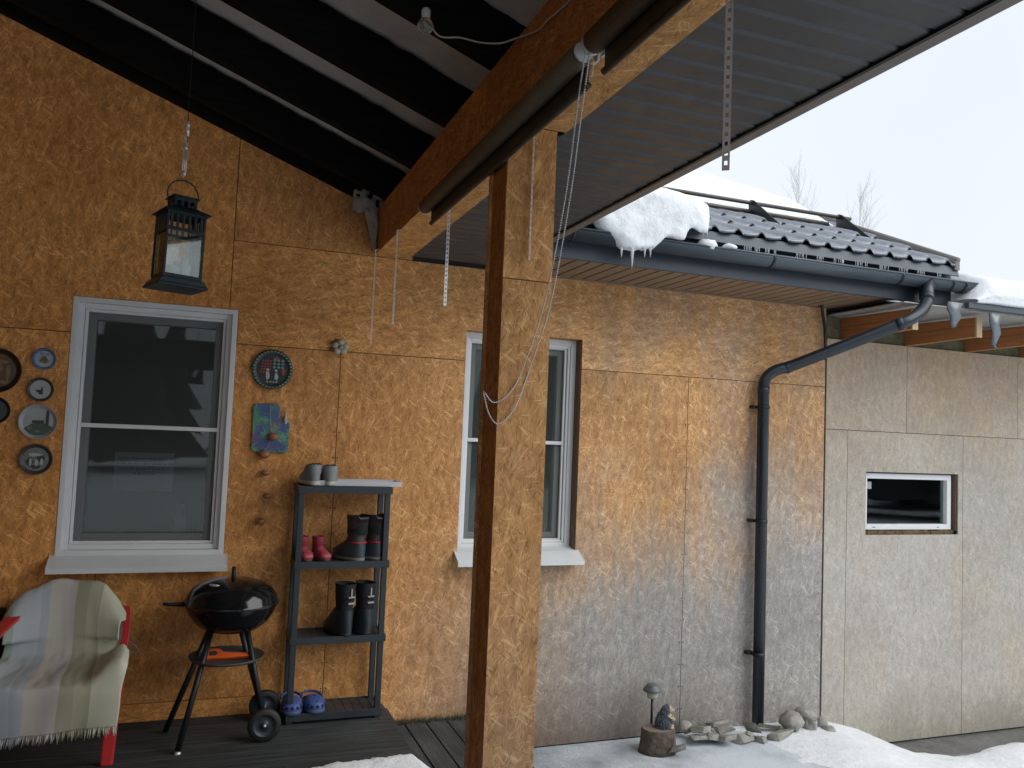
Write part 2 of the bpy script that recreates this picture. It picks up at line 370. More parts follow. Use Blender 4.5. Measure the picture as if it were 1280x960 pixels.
def snow_mat(name, frost=False):
    b = NB(name); p = b.pos(); n = b.noise(p, 7, 6, .6); f = b.noise(p, 120, 3, .6)
    c = b.ramp(n, [(.25, (.70, .745, .79)), (.7, (.84, .865, .89))])
    if frost:
        n3 = b.noise(p, 3.2, 6, .62); f2 = b.noise(p, 160, 3, .7)
        mk = b.math('MULTIPLY', b.mapr(n3, .30, .62), b.mapr(f2, .30, .62))
        xz = b.n('SeparateXYZ', None, Vector=p)
        mk = b.math('ADD', mk, b.mapr(xz.outputs[0], 2.3, 3.4, -.05, .45), clamp=True)
        c = b.mix(mk, (.20, .235, .26), (.60, .655, .70))
        b.bump(f, .3, .003)
    else:
        m1 = b.noise(p, 26, 4, .65); pit = b.mapr(m1, .34, .50)
        c = b.mix(b.math('MULTIPLY', b.math('SUBTRACT', 1.0, pit), .35), c, (.58, .64, .70))
        sv = b.n('TexVoronoi', None, Vector=p, Scale=38.0); spk = b.math('MULTIPLY', b.math('LESS_THAN', sv.outputs['Distance'], .10), b.math('GREATER_THAN', b.n('SeparateColor', None, Color=sv.outputs['Color']).outputs[0], .90))
        c = b.mix(b.math('MULTIPLY', spk, .6), c, (.16, .13, .10))
        b.bump(b.math('ADD', b.math('ADD', b.math('MULTIPLY', n, .7), b.math('MULTIPLY', f, .12)), b.math('MULTIPLY', m1, .35)), .7, .025)
    b.b.inputs['Roughness'].default_value = .7; b.b.inputs['Specular IOR Level'].default_value = .25
    b.set(b.b.inputs['Base Color'], c)
    return b.m
M['snow'] = snow_mat('snow'); M['frost'] = snow_mat('frosted_paving', True)
b = NB('ice'); b.b.inputs['Base Color'].default_value = (.85, .9, .95, 1); b.b.inputs['Roughness'].default_value = .12
b.b.inputs['Transmission Weight'].default_value = .55; b.b.inputs['IOR'].default_value = 1.31; M['ice'] = b.m
M['grey_ice'] = simple('grey_frozen_sheet', (.12, .145, .16), .25, var=.25, scale=20, bump=.3)

# ================================================================== GROUND
mb = MB()
def gh(x, y):
    """height of the snow cover"""
    n = noise.noise(Vector((x*1.3, y*1.3, .3)))*.05+noise.noise(Vector((x*4, y*4, 1.7)))*.018+noise.noise(Vector((x*11, y*11, 4.7)))*.006
    t = min(1, max(0, (x-4.25)/1.25)); t = t*t*(3-2*t)
    h = -.362*(1-t)+(-.588)*t
    far = min(1, max(0, (4.1-y)/3)); h = h*(1-far)+(-.42+.0*x)*far
    edge = 4.97-.10*max(0, min(1, (5.9-x)/.7))*max(0, min(1, (x-5.25)/.4))+.05*noise.noise(Vector((x*2.7, 0, 0)))+.025*noise.noise(Vector((x*11, 3, 0)))
    if x > 4.9: h -= (.075*max(0, min(1, (y-edge+.22)/.2))**2+max(0, y-edge)*1.6)*min(1, (x-4.9)/.3)
    if x < 3.9: h -= .05*min(1, (3.9-x)/.9)*(1 if y > 4.2 else max(0, (y-3.5)/.7))+.022*noise.noise(Vector((x*6, y*9, 5)))*min(1, (3.9-x)/.3)*1.6
    if x < 1.86 and y > -3: h = min(h, -.45)
    if x < -3 : h = min(h, -.45)
    return h+n*(.45+.55*t if y > 4 else 1)
def axis(a, b, fine0, fine1, fs, n):
    out = []; k = 1
    t = fine0
    left = []; s = fs; t = fine0
    while t > a: s *= 1.35; t -= s; left.append(t)
    mid = [fine0+i*fs for i in range(int((fine1-fine0)/fs)+1)]
    right = []; s = fs; t = mid[-1]
    while t < b: s *= 1.35; t += s; right.append(t)
    return left[::-1]+mid+right
xs = axis(-180, 220, 2.0, 9.0, .045, 0); ys = axis(-200, 240, 3.4, 5.26, .045, 0)
vs_ = [(x, y, gh(x, y) if abs(x) < 30 and abs(y) < 30 else -.5) for y in ys for x in xs]
nx_ = len(xs)
mb.smooth = True
mb.add(vs_, [(j*nx_+i, j*nx_+i+1, (j+1)*nx_+i+1, (j+1)*nx_+i) for j in range(len(ys)-1) for i in range(nx_-1)])
mb.smooth = False
g_ = mb.build('snow_ground', M['snow'], recalc=False); tag(g_, kind='structure')
mb = MB().box((1.84, 2.0, -.6), (4.05, 5.165, -.372)); tag(mb.build('paved_terrace', M['frost'], bevel=.01), kind='structure')
mb = MB().box((4.71, 4.82, -.8), (11, 5.165, -.612)); tag(mb.build('concrete_plinth_strip', M['concrete_wet'], bevel=.01), kind='structure')
# porch deck: every board its own object
deck = bpy.data.objects.new('porch_deck', None); COL.objects.link(deck); deck.location = (0, 2.5, -.03); tag(deck, kind='structure')
y = 5.135; k = 0
while y > -3.2:
    bw = .145
    MB().box((-3.9, y-bw, -.028), (1.140, y, 0+random.uniform(-.0008, .0008))).build('deck_board', M['deck'], deck, grain='x', bevel=.003)
    y -= bw+.004
MB().box((1.146, -3.2, -.145), (1.170, 5.13, -.030)).build('deck_riser', M['deck'], deck, grain='y')
MB().box((-3.9, -3.2, -.2), (1.13, 5.14, -.032)).build('deck_frame', M['hole'], deck)
x = 1.146
for k in range(5):
    MB().box((x+(.026 if k == 0 else 0), -3.2, -.148), (x+.126, 5.13, -.12+random.uniform(-.001, .001))).build('step_board', M['deck'], deck, grain='y', bevel=.003)
    x += .134
MB().box((1.15, -3.2, -.3), (x-.02, 5.12, -.152)).build('step_frame', M['hole'], deck)

# ================================================================== HOUSE
house = thing('house', (4.52, 5.15, -.37), 'single storey house clad in raw chipboard with a grey metal tile roof', 'house')
def cells(name, x0, x1, z0, z1, hole, mat, parent, y0=5.15, th=.012, grain='z', gap=.0022, top=None):
    """one sheet with an optional window cut out; top = function x -> z for a sloping edge"""
    x0 += gap; x1 -= gap; z0 += gap; z1 -= gap
    xs = [x0, x1]; zs = [z0, z1]
    if hole:
        for v in (hole[0], hole[1]):
            if x0 < v < x1: xs.append(v)
        for v in (hole[2], hole[3]):
            if z0 < v < z1: zs.append(v)
    xs.sort(); zs.sort(); q = MB()
    for i in range(len(xs)-1):
        for j in range(len(zs)-1):
            a, b_, c, d = xs[i], xs[i+1], zs[j], zs[j+1]
            cx, cz = (a+b_)/2, (c+d)/2
            if hole and hole[0] < cx < hole[1] and hole[2] < cz < hole[3]: continue
            if top and j == len(zs)-2:
                q.prism([(a, c), (b_, c), (b_, top(b_)), (a, top(a))], 'y', y0, y0+th)
            else: q.box((a, y0, c), (b_, y0+th, d))
    bm_clean = q
    o = bm_clean.build(name, mat, parent, grain=grain)
    bm = bmesh.new(); bm.from_mesh(o.data); bmesh.ops.remove_doubles(bm, verts=bm.verts, dist=1e-5)
    # remove the internal faces between cells
    seen = {}
    for f in bm.faces:
        key = tuple(sorted(v.index for v in f.verts)); seen.setdefault(key, []).append(f)
    bm.verts.index_update()
    dead = []
    for f in bm.faces:
        if all(len(e.link_faces) > 2 for e in f.edges if True) and abs(f.normal.y) < .5: dead.append(f)
    bm.to_mesh(o.data); bm.free()
    return o
HL = (-.722, .157, .918, 2.366); HM = (1.585, 2.425, .918, 2.366); HA = (4.930, 5.907, 1.018, 1.514)
ceil_b = lambda x: 3.08-.38*(x-.95)
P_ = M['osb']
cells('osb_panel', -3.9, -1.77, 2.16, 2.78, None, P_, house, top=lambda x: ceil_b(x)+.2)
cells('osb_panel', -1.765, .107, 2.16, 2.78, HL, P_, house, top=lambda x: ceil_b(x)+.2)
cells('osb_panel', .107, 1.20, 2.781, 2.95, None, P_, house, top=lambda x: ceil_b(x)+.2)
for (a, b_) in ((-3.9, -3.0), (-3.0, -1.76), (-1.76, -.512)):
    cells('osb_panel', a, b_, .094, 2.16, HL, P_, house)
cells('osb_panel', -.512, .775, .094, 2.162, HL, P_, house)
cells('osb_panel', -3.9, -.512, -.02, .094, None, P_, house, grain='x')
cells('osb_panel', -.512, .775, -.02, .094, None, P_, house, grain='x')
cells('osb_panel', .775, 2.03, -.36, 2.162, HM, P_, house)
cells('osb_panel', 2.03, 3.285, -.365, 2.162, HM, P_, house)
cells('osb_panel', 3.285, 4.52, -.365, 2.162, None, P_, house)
def sheet_two_holes():
    q = MB(); y0, y1 = 5.15, 5.162
    for a, b_, c, d in ((.1592, 1.585, 2.1642, 2.7788), (1.585, 2.425, 2.366, 2.7788), (2.425, 4.5178, 2.1642, 2.7788), (.1092, .1592, 2.366, 2.7788)):
        q.box((a, y0, c), (b_, y1, d))
    q.build('osb_panel', P_, house, grain='x')
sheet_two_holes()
# stud wall behind the sheets with real window holes
def wall_core(x0, x1, z0, z1, holes, y0, y1, mat, parent, name):
    xs = sorted({x0, x1, *[h[0] for h in holes], *[h[1] for h in holes]}); q = MB()
    for a, b_ in zip(xs, xs[1:]):
        hz = [h for h in holes if h[0] <= (a+b_)/2 <= h[1]]
        if hz: q.box((a, y0, z0), (b_, y1, hz[0][2]-.004)); q.box((a, y0, hz[0][3]+.004), (b_, y1, z1))
        else: q.box((a, y0, z0), (b_, y1, z1))
    return q.build(name, mat, parent)
wall_core(-3.9, 4.515, -.6, 2.95, [HL, HM], 5.1635, 5.30, M['hole'], house, 'stud_wall')
MB().prism([(-3.9, 2.951), (1.1, 2.951), (1.1, ceil_b(1.1)+.2), (-2.2, ceil_b(-2.2)+.2), (-3.9, 4.4)], 'y', 5.1635, 5.25).build('gable_core', M['hole'], house)
# nails / screws along sheet edges
q = MB()
for xx in (.775, 2.03, 3.285, 4.50, .107):
    for kk in range(16):
        z = -.2+kk*.155; 
        for s_ in (-.014, .014):
            X_ = xx+s_+random.uniform(-.003, .003)
            if X_ > 4.51 or (xx == .107 and z < 2.4) or (z < .0 and X_ < 1.1) or (1.55 < X_ < 2.45 and .8 < z < 2.4): continue
            q.lathe([(.0045, 5.1485), (.0045, 5.151)], 6, Matrix.Translation((X_, 0, z)) @ Matrix.Identity(4), axis='y', caps=True)
nl = q.build('nail_heads', M['hole'], house); tag(nl, kind='stuff')

def room(name, h, mat, parent, depth=1.6, pad=.5, y0=5.31):
    x0, x1, z0, z1 = h; q = MB()
    X0, X1, Z0, Z1 = x0-pad, x1+pad, z0-.8, z1+.25; Y1 = y0+depth
    q.add([(X0, y0, Z0), (X1, y0, Z0), (X1, Y1, Z0), (X0, Y1, Z0), (X0, y0, Z1), (X1, y0, Z1), (X1, Y1, Z1), (X0, Y1, Z1)],
          [(0, 1, 2, 3), (4, 7, 6, 5), (1, 5, 6, 2), (3, 2, 6, 7), (0, 3, 7, 4)])
    return q.build(name, mat, parent, recalc=False)
def window(h, parent, kind):
    x0, x1, z0, z1 = h
    # frame: reveal lining + outer frame
    q = MB()
    t = .012; yf, yb = 5.152, 5.25
    dy = {'left': 0, 'mid': .06, 'annex': .012}[kind]
    def ring(q, a0, a1, b0, b1, w_, ya, yb_):
        q.box((a0, ya, b0), (a0+w_, yb_, b1)); q.box((a1-w_, ya, b0), (a1, yb_, b1))
        q.box((a0+w_, ya, b0), (a1-w_, yb_, b0+w_)); q.box((a0+w_, ya, b1-w_), (a1-w_, yb_, b1))
    if kind == 'left':
        fr = MB(); ring(fr, x0+.001, x1-.001, z0+.002, z1-.002, .030, 5.146, 5.26)
        ring(fr, x0+.030, x1-.030, z0+.032, z1-.032, .030, 5.178, 5.255)
    elif kind == 'mid':
        fr = MB(); ring(fr, x0+.002, x1-.008, z0+.002, z1-.002, .040, 5.172+dy, 5.26+dy)
        ring(fr, x0+.042, x1-.048, z0+.042, z1-.042, .018, 5.182+dy, 5.255+dy)
    else:
        fr = MB(); ring(fr, x0+.006, x1-.037, z0+.036, z1-.010, .044, 5.168+dy, 5.26+dy)
    f = fr.build('window', M['upvc'], parent, bevel=.003)
    if kind != 'annex':
        ins = .062 if kind == 'left' else .055
        xr = x1-ins if kind == 'left' else x1-.068
        a0, a1, b0, b1 = x0+ins, xr, z0+ins, z1-ins
        q = MB(); ring(q, a0, a1, b0, b1, .016, 5.196+dy, 5.214+dy); q.box((a0+.016, 5.194+dy, 1.633), (a1-.016, 5.214+dy, 1.657))
        q.build('insect_screen_frame', M['upvc'], f, bevel=.002)
        q = MB(); q.add([(a0+.016, 5.2165+dy, b0+.016), (a1-.016, 5.2165+dy, b0+.016), (a1-.016, 5.2165+dy, b1-.016), (a0+.016, 5.2165+dy, b1-.016)], [(0, 1, 2, 3)])
        q.build('insect_screen', M['mesh'], f)
        q = MB(); ring(q, a0+.004, a1-.004, b0+.004, b1-.004, .052, 5.226+dy, 5.29+dy); q.build('sash', M['upvc_grey'], f, bevel=.004)
        q = MB(); q.box((a0+.056, 5.262+dy, b0+.056), (a1-.056, 5.268+dy, b1-.056)); q.build('pane', M['glass'], f)
        # sloping metal sill
        e0, e1 = (x0-.018, x1+.02) if kind == 'left' else (x0-.018, x1+.02)
        q = MB(); q.prism([(5.172+dy, z0+.012+dy*.2), (5.1445, z0+.004), (5.045, z0-.050), (5.045, z0-.078), (5.050, z0-.078), (5.050, z0-.056), (5.144, z0-.002), (5.172+dy, z0+.006+dy*.2)], 'x', e0, e1)
        q.prism([(5.148, z0+.008), (5.045, z0-.047), (5.045, z0-.078), (5.148, z0-.04)], 'x', e0-.004, e0)
        q.prism([(5.148, z0+.008), (5.045, z0-.047), (5.045, z0-.078), (5.148, z0-.04)], 'x', e1, e1+.004)
        q.build('window_sill', M['sill'], f)
        if kind == 'mid':
            MB().box((x1-.007, 5.1635, z0), (x1-.001, 5.34, z1-.002)).build('reveal_board', M['reveal'], f)
            MB().box((x0+.001, 5.1635, z1-.0015), (x1-.008, 5.30, z1+.003)).build('reveal_board', M['osb_beam'], f)
    else:
        a0, a1, b0, b1 = x0+.05, x1-.081, z0+.08, z1-.054
        q = MB(); q.box((a0, 5.205+dy, b0), (a1, 5.211+dy, b1)); q.build('pane', M['glass'], f)
        q = MB(); q.box((a1-.075, 5.222+dy, b0), (a1-.055, 5.24+dy, b1)); q.box((a1-.055, 5.226+dy, b0), (a1, 5.25+dy, b1)); q.build('sash_edge', M['room'], f)
        q = MB(); q.box((a0+.020, 5.2025+dy, b1-.085), (a0+.075, 5.2048+dy, b1-.028)); q.build('sticker', M['bag'], f)
        q = MB(); q.box((x0+.11, 5.1660+dy, z0+.054), (x0+.135, 5.1682+dy, z0+.059)); q.box((x1-.19, 5.1660+dy, z0+.054), (x1-.165, 5.1682+dy, z0+.059)); q.build('drain_slot', M['hole'], f)
        q = MB()
        for i in range(26):
            xx = x0+.01+i*(x1-x0-.02)/26; q.box((xx, 5.166+random.uniform(0, .01), z0+.001), (xx+.036, 5.25, z0+.032+random.uniform(-.008, .003)))
        q.build('foam_bead', M['foam'], f)
        q = MB(); q.box((x1-.010, 5.1575, z0+.03), (x1-.002, 5.30, z1-.002)); q.build('reveal_board', M['reveal'], f)
        q = MB(); q.box((x0+.004, 5.1655, z1-.009), (x1-.012, 5.25, z1-.001)); q.build('head_gap', M['hole'], f)
    return f
window(HL, house, 'left'); window(HM, house, 'mid')
room('room', HL, M['room'], house); room('room', HM, M['room_light'], house, depth=.9, pad=.2, y0=5.38)
# soffit boards
x = 1.80; sx = .1003
while x < 5.10:
    MB().box((x+.007, 4.585, 2.785), (x+sx-.006, 5.148 if x < 4.42 else 5.6, 2.797+random.uniform(-.0005, .0005))).build('soffit_board', M['soffit_brown'], house, grain='y', bevel=.002)
    x += sx
MB().box((1.81, 4.586, 2.7975), (5.14, 5.16, 2.812)).build('soffit_backing', M['hole'], house)
MB().box((1.80, 5.132, 2.776), (4.50, 5.1495, 2.786)).build('wall_trim', M['soffit_brown'], house, grain='x')
MB().box((1.800, 4.562, 2.780), (5.155, 4.584, 3.03)).build('fascia', M['graphite'], house, bevel=.002)
MB().prism([(4.505, 2.997), (4.512, 2.993), (4.522, 3.066), (4.560, 3.075), (4.560, 3.068), (4.516, 3.058)], 'x', 1.86, 5.168).build('drip_flashing', M['graphite_lt'], house)
# tiles
TS = .466; ty = lambda Y: 3.075+TS*(Y-4.52)
WL_ = .1835
def wave(x):
    t = ((x-3.178)/WL_) % 1.0
    return .036*math.exp(-((t-.25)/.15)**2)+.036*math.exp(-((t-1.25)/.15)**2)+.003*math.cos(2*math.pi*t)
nX = 250; X0, X1 = 1.87, 5.125
for k in range(9):
    Ya = 4.497+.35*k; Yb = Ya+.356
    q = MB(); rows = []
    xsn = [X0+(X1-X0)*i/nX for i in range(nX+1)]
    prof = [(Ya+.004, -.022), (Ya, -.016), (Ya+.006, .004), (Ya+.10, -.002), (Yb, -.026)]
    vs_ = [(x_, yy-(.008 if kk < 3 else 0)*math.cos(2*math.pi*(((x_-3.178)/WL_) % 1-.75)), ty(yy)+dz+wave(x_)*(.25 if kk == 0 else 1)+.012) if kk != 0 else (x_, yy+.002, ty(yy)+wave(x_)+.012-.007)
           for kk, (yy, dz) in enumerate(prof) for x_ in xsn]
    fs_ = [(j*(nX+1)+i, j*(nX+1)+i+1, (j+1)*(nX+1)+i+1, (j+1)*(nX+1)+i) for j in range(len(prof)-1) for i in range(nX)]
    q.smooth = True; q.add(vs_, fs_)
    q.build('roof_tile_row', M['tile'], house, recalc=False)
MB().prism([(4.53, 3.02), (4.53, ty(4.53)-.015), (8.2, ty(8.2)-.03), (8.2, 3.02)], 'x', 1.87, 5.11).build('roof_deck', M['hole'], house)
MB().prism([(8.0, ty(8.0)), (8.0, 3.0), (11.6, 3.0)], 'x', 1.87, 5.11).build('rear_roof', M['tile'], house)
q = MB(); q.prism([(4.495, ty(4.495)-.03), (4.495, ty(4.495)+.045), (8.1, ty(8.1)+.045), (8.1, ty(8.1)-.03)], 'x', 5.118, 5.168)
q.build('verge_cap', M['verge'], house, bevel=.006)
MB().tube([(5.143, 4.493, ty(4.49)+.045), (5.143, 8.1, ty(8.1)+.045)], .024, 10).build('verge_roll', M['verge'], house)
MB().box((4.30, 5.30, -.6), (4.50, 9.5, 2.97)).build('side_wall', M['osb_annex'], house)
# gutter
def gut(x0, x1, name='gutter', ro=.066, thick=.004, zc=2.935, yc=4.492):
    q = MB(); n = 14; rings = []
    for X_ in (x0, x1):
        ring = []
        for i in range(n+1):
            a = math.pi+math.pi*i/n; ring.append((X_, yc+ro*math.cos(a), zc+ro*math.sin(a)))
        for i in range(n, -1, -1):
            a = math.pi+math.pi*i/n; ring.append((X_, yc+(ro-thick)*math.cos(a), zc+(ro-thick)*math.sin(a)))
        rings.append(ring)
    q.loft(rings); return q
g_ = gut(1.87, 5.27).build('gutter', M['graphite_lt'], house)
q = MB(); q.tube([(1.87, 4.428, 2.937), (5.27, 4.428, 2.937)], .008, 8); q.build('gutter_bead', M['graphite_lt'], g_)
q = MB(); q.prism([(4.492+.064*math.cos(math.pi+math.pi*i/12), 2.935+.064*math.sin(math.pi+math.pi*i/12)) for i in range(13)], 'x', 5.262, 5.269); q.build('gutter_end', M['graphite_lt'], g_)
for X_ in (2.0, 3.45, 4.55, 5.03, 5.15):
    gut(X_, X_+.018, ro=.0705, thick=.004).build('gutter_bracket', M['black_metal'], g_)
# downpipe
A = atY(957, 480, 5.07); pX = 3.885
o1 = atY(1160, 350, 4.47); e1 = atY(1159, 372, 4.415); e2 = atY(1157, 393, 4.395); b1 = atY(1126, 405, 4.40)
b2 = atY(985, 459, 5.02); b3 = Vector((pX, 5.075, 2.12)); b4 = Vector((pX+.012, 5.075, -.33))
def bez(a, b_, c, n=7): return [(a*(1-t)**2+b_*2*t*(1-t)+c*t*t) for t in [i/n for i in range(n+1)]]
path = [o1]+bez(e1, e2, b1)+bez(b2, Vector((pX, 5.075, 2.245)), b3)+[b4]
dp = MB().tube(path, .0425, 16).build('downpipe', M['pipe'], house)
MB().lathe([(.07, 0), (.062, -.03), (.046, -.07), (.046, -.12)], 18, Matrix.Translation(Vector((o1.x, 4.485, 2.905)))).build('outlet', M['pipe'], dp)
for p_, d_ in ((b1, b2-b1), (b2, b2-b1), (Vector((pX, 5.075, 2.10)), Vector((0, 0, 1))), (e1, e1-o1)):
    d_.normalize(); MB().tube([p_-d_*.022, p_+d_*.022], .0455, 16).build('pipe_collar', M['pipe'], dp)
for z in (1.97, 1.13, .17):
    q = MB(); X_ = pX+.003; q.tube([(X_, 5.075, z-.012), (X_, 5.075, z+.012)], .046, 14); q.box((X_-.072, 5.10, z-.010), (X_-.02, 5.149, z+.012)); q.box((X_-.078, 5.085, z-.006), (X_-.066, 5.125, z+.006))
    q.build('pipe_bracket', M['black_metal'], dp)
q = MB(); q.tube([atY(1026, 368, 5.0), atY(1027.5, 385, 5.10), atY(1031, 410, 5.11), atY(1032, 450, 5.11)], .012, 8); q.build('cable_conduit', M['black_metal'], house)
# snow guard on the roof
sg = MB(); 
gy = 5.55; zr = ty(gy)
def up_at(px, py, Y): return atY(px, py, Y)
rA0, rA1 = atY(830, 237, gy), atY(1063, 273, gy)
zA = (rA0.z+rA1.z)/2; rB = atY(960, 266.5, gy); zB = (atY(885, 253.5, gy).z+atY(1030, 281.5, gy).z)/2
guard = MB().tube([(2.2, gy, zA), (rA1.x, gy, zA)], .016, 10).build('snow_guard', M['rail'], house)
MB().tube([(2.2, gy, zB), (atY(1035, 282, gy).x, gy, zB)], .016, 10).build('guard_rail', M['rail'], guard)
for X_ in (rA1.x-.12-.0, rA1.x-1.02, rA1.x-1.92):
    q = MB(); q.prism([(gy+.03, zr-.01), (gy+.035, zA+.012), (gy+.01, zA+.03), (gy-.03, zA+.015), (gy-.36, ty(gy-.36)+.02), (gy-.36, ty(gy-.36)-.0)], 'x', X_-.004, X_+.004)
    q.build('guard_bracket', M['black_metal'], guard)

# added wall outside the frame, keeps light off the porch's left
side_blocker = thing('light_blocking_wall', (-3.9, 2.5, 0), 'added unseen chipboard wall keeping light off the left of the porch', 'wall')
for i in range(7): MB().box((-3.915, 5.14-1.25*(i+1)+.002, -.02), (-3.902, 5.14-1.25*i-.002, 2.5)).build('osb_panel', M['osb'], side_blocker)
MB().box((-3.93, -3.6, 2.505), (-3.902, 5.14, 4.35)).build('upper_panel', M['osb'], side_blocker, grain='y')

# ================================================================== ANNEX
annex = thing('annex', (6.5, 5.15, -.61), 'low weathered chipboard annex with open orange rafters and a snow covered roof', 'building')
Q_ = M['osb_annex']; AY = 5.142
cells('osb_panel', 4.525, 5.340, 1.835, 2.545, None, Q_, annex, y0=AY)
cells('osb_panel', 5.340, 6.59, 1.835, 2.545, None, Q_, annex, y0=AY)
cells('osb_panel', 6.59, 7.84, 1.835, 2.545, None, Q_, annex, y0=AY)
cells('osb_panel', 4.525, 4.742, -.60, 1.835, None, Q_, annex, y0=AY)
cells('osb_panel', 4.742, 5.958, -.60, 1.835, HA, Q_, annex, y0=AY)
cells('osb_panel', 5.958, 7.21, -.60, 1.835, None, Q_, annex, y0=AY)
cells('osb_panel', 7.21, 8.46, -.60, 1.835, None, Q_, annex, y0=AY)
wall_core(4.53, 10, -.7, 2.54, [HA], 5.157, 5.30, M['hole'], annex, 'stud_wall')
window(HA, annex, 'annex'); room('room', HA, M['room'], annex, depth=1.2, pad=.2, y0=5.33)
rx = [4.674+.655*i for i in range(8)]
for i, X_ in enumerate(rx):
    e = 4.47 if i == 0 else 4.53-.03*(i % 3)
    q = MB(); q.prism([(e, 2.557), (e, 2.703), (5.6, 2.728), (5.6, 2.546), (5.1, 2.546)], 'x', X_, X_+.05)
    r_ = q.build('rafter', M['timber_raft'], annex, grain='y', bevel=.003)
    MB().box((X_-.001, e-.014, 2.553), (X_+.052, e-.001, 2.706)).build('rafter_end_board', M['timber_pale'], r_, grain='z')
    MB().box((X_+.052, 5.165, 2.545), (X_+.653, 5.24, 2.72)).build('wool_batt', M['wool'], annex)
MB().box((4.53, 5.165, 2.545), (4.672, 5.24, 2.72)).build('wool_batt', M['wool'], annex)
MB().box((4.56, 4.42, 2.731), (10.4, 9, 2.739)).build('roof_membrane', M['bag'], annex)
MB().box((5.10, 4.36, 2.735), (10.4, 4.40, 2.775)).build('roof_edge_strip', M['graphite_lt'], annex, bevel=.003)
for px, py0, py1, wd in ((1193, 384, 408, .055), (1244, 398, 433, .045)):
    a = atY(px, py0, 4.35); z1_ = atY(px, py1, 4.35).z
    q = MB(); q.loft([[(a.x+c*wd*s_+.012*math.sin(z_*9+c*3+px), 4.350+.006*d+.004*math.sin(z_*30), a.z+.035+(z1_-a.z-.035)*z_+(.014*math.sin(c*7+px) if z_ > .7 else 0)) for c, d in ((-1, -1), (-.3, -1.6), (.4, -1.2), (1, -1), (1, 1), (-1, 1))] for z_, s_ in ((0, 1.25), (.3, 1.0), (.6, .85), (.85, .55), (1, .22))])
    tag(q.build('ice_tongue', M['grey_ice']), 'grey sheet of frozen meltwater hanging from the annex roof edge' + (' by the gutter' if px < 1200 else ', longer right one'), 'ice')

# ================================================================== PORCH
porch = thing('porch', (1.04, 2.78, 0), 'open porch roof on a chipboard clad post with black rafters and graphite soffit', 'porch')
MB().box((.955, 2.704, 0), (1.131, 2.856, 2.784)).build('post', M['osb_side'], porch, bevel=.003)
pz = 2.232
MB().box((.951, 2.690, 0), (1.136, 2.7025, pz-.002)).build('post_cladding', M['osb_post'], porch)
MB().box((.951, 2.690, pz+.002), (1.136, 2.7025, 2.7845)).build('post_cladding', M['osb_post'], porch)
MB().box((.944, 2.858, 0), (1.136, 2.870, 2.7845)).build('post_cladding', M['osb_post'], porch)
MB().box((.965, -4.3, 2.800), (1.158, 5.148, 3.0)).build('beam', M['timber_dark'], porch, grain='y')
by = atX(608, 110, .951).y
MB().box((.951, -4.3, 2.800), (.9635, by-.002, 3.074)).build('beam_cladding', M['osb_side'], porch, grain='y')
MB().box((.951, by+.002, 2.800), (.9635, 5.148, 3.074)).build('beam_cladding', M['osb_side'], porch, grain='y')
MB().box((.952, -4.3, 2.7865), (1.169, 2.687, 2.799)).build('beam_underside', M['osb_beam'], porch, grain='y')
MB().box((.952, 2.874, 2.7865), (1.169, 5.148, 2.799)).build('beam_underside', M['osb_beam'], porch, grain='y')
# rafters
RH = .2; c_ = -.38
for i in range(14):
    Yf = 4.905-.655*i; xr = -2.2
    q = MB(); q.prism([(xr, ceil_b(xr)), (1.55, ceil_b(1.55)), (1.55, ceil_b(1.55)+RH-.01), (xr, ceil_b(xr)+RH)], 'y', Yf-.072, Yf)
    q.build('rafter', M['black_wood'], porch, grain='x')
    q = MB(); q.prism([(xr, ceil_b(xr)), (xr, ceil_b(xr)+RH), (-5.6, ceil_b(xr)-1.3+RH), (-5.6, ceil_b(xr)-1.3)], 'y', Yf-.072, Yf)
    q.build('rafter', M['black_wood'], porch, grain='x')
    # frayed black lap of the membrane along the upper near edge of each rafter
    q = MB(); n = 60; vs_ = []
    for k in range(n+1):
        X_ = -2.1+3.3*k/n; d = .012+.03*abs(noise.noise(Vector((X_*7, i*3.1, 0))))+.012*random.random()
        vs_ += [(X_, Yf-.0725, ceil_b(X_)+RH-.022), (X_, Yf-.0725-d, ceil_b(X_)+RH-.006)]
    q.add(vs_, [(2*k, 2*k+2, 2*k+3, 2*k+1) for k in range(n)]); q.build('membrane_lap', M['black_wood'], porch)
MB().prism([(-2.2, ceil_b(-2.2)), (.950, ceil_b(.95)), (.950, ceil_b(.95)+RH), (-2.2, ceil_b(-2.2)+RH)], 'y', 5.075, 5.149).build('wall_plate', M['black_wood'], porch, grain='x')
q = MB()
def mem(u, v):
    X_ = -2.2+3.6*u; Y_ = -4.5+9.64*v
    return (X_, Y_, ceil_b(X_)+RH+.004+.012*abs(math.sin((4.905-Y_)*math.pi/.655)))
q.grid(mem, 20, 120); q.build('roof_membrane', M['membrane'], porch)
q = MB()
q.prism([(-2.2, ceil_b(-2.2)+RH+.03), (1.80, ceil_b(1.80)+RH+.03), (1.80, ceil_b(1.80)+RH+.06), (-2.2, ceil_b(-2.2)+RH+.06)], 'y', -4.6, 5.9)
q.prism([(-2.2, ceil_b(-2.2)+RH+.03), (-2.2, ceil_b(-2.2)+RH+.06), (-6.0, ceil_b(-2.2)-1.45+RH+.06), (-6.0, ceil_b(-2.2)-1.45+RH+.03)], 'y', -4.6, 5.9)
q.build('roof_sheet', M['tile'], porch)
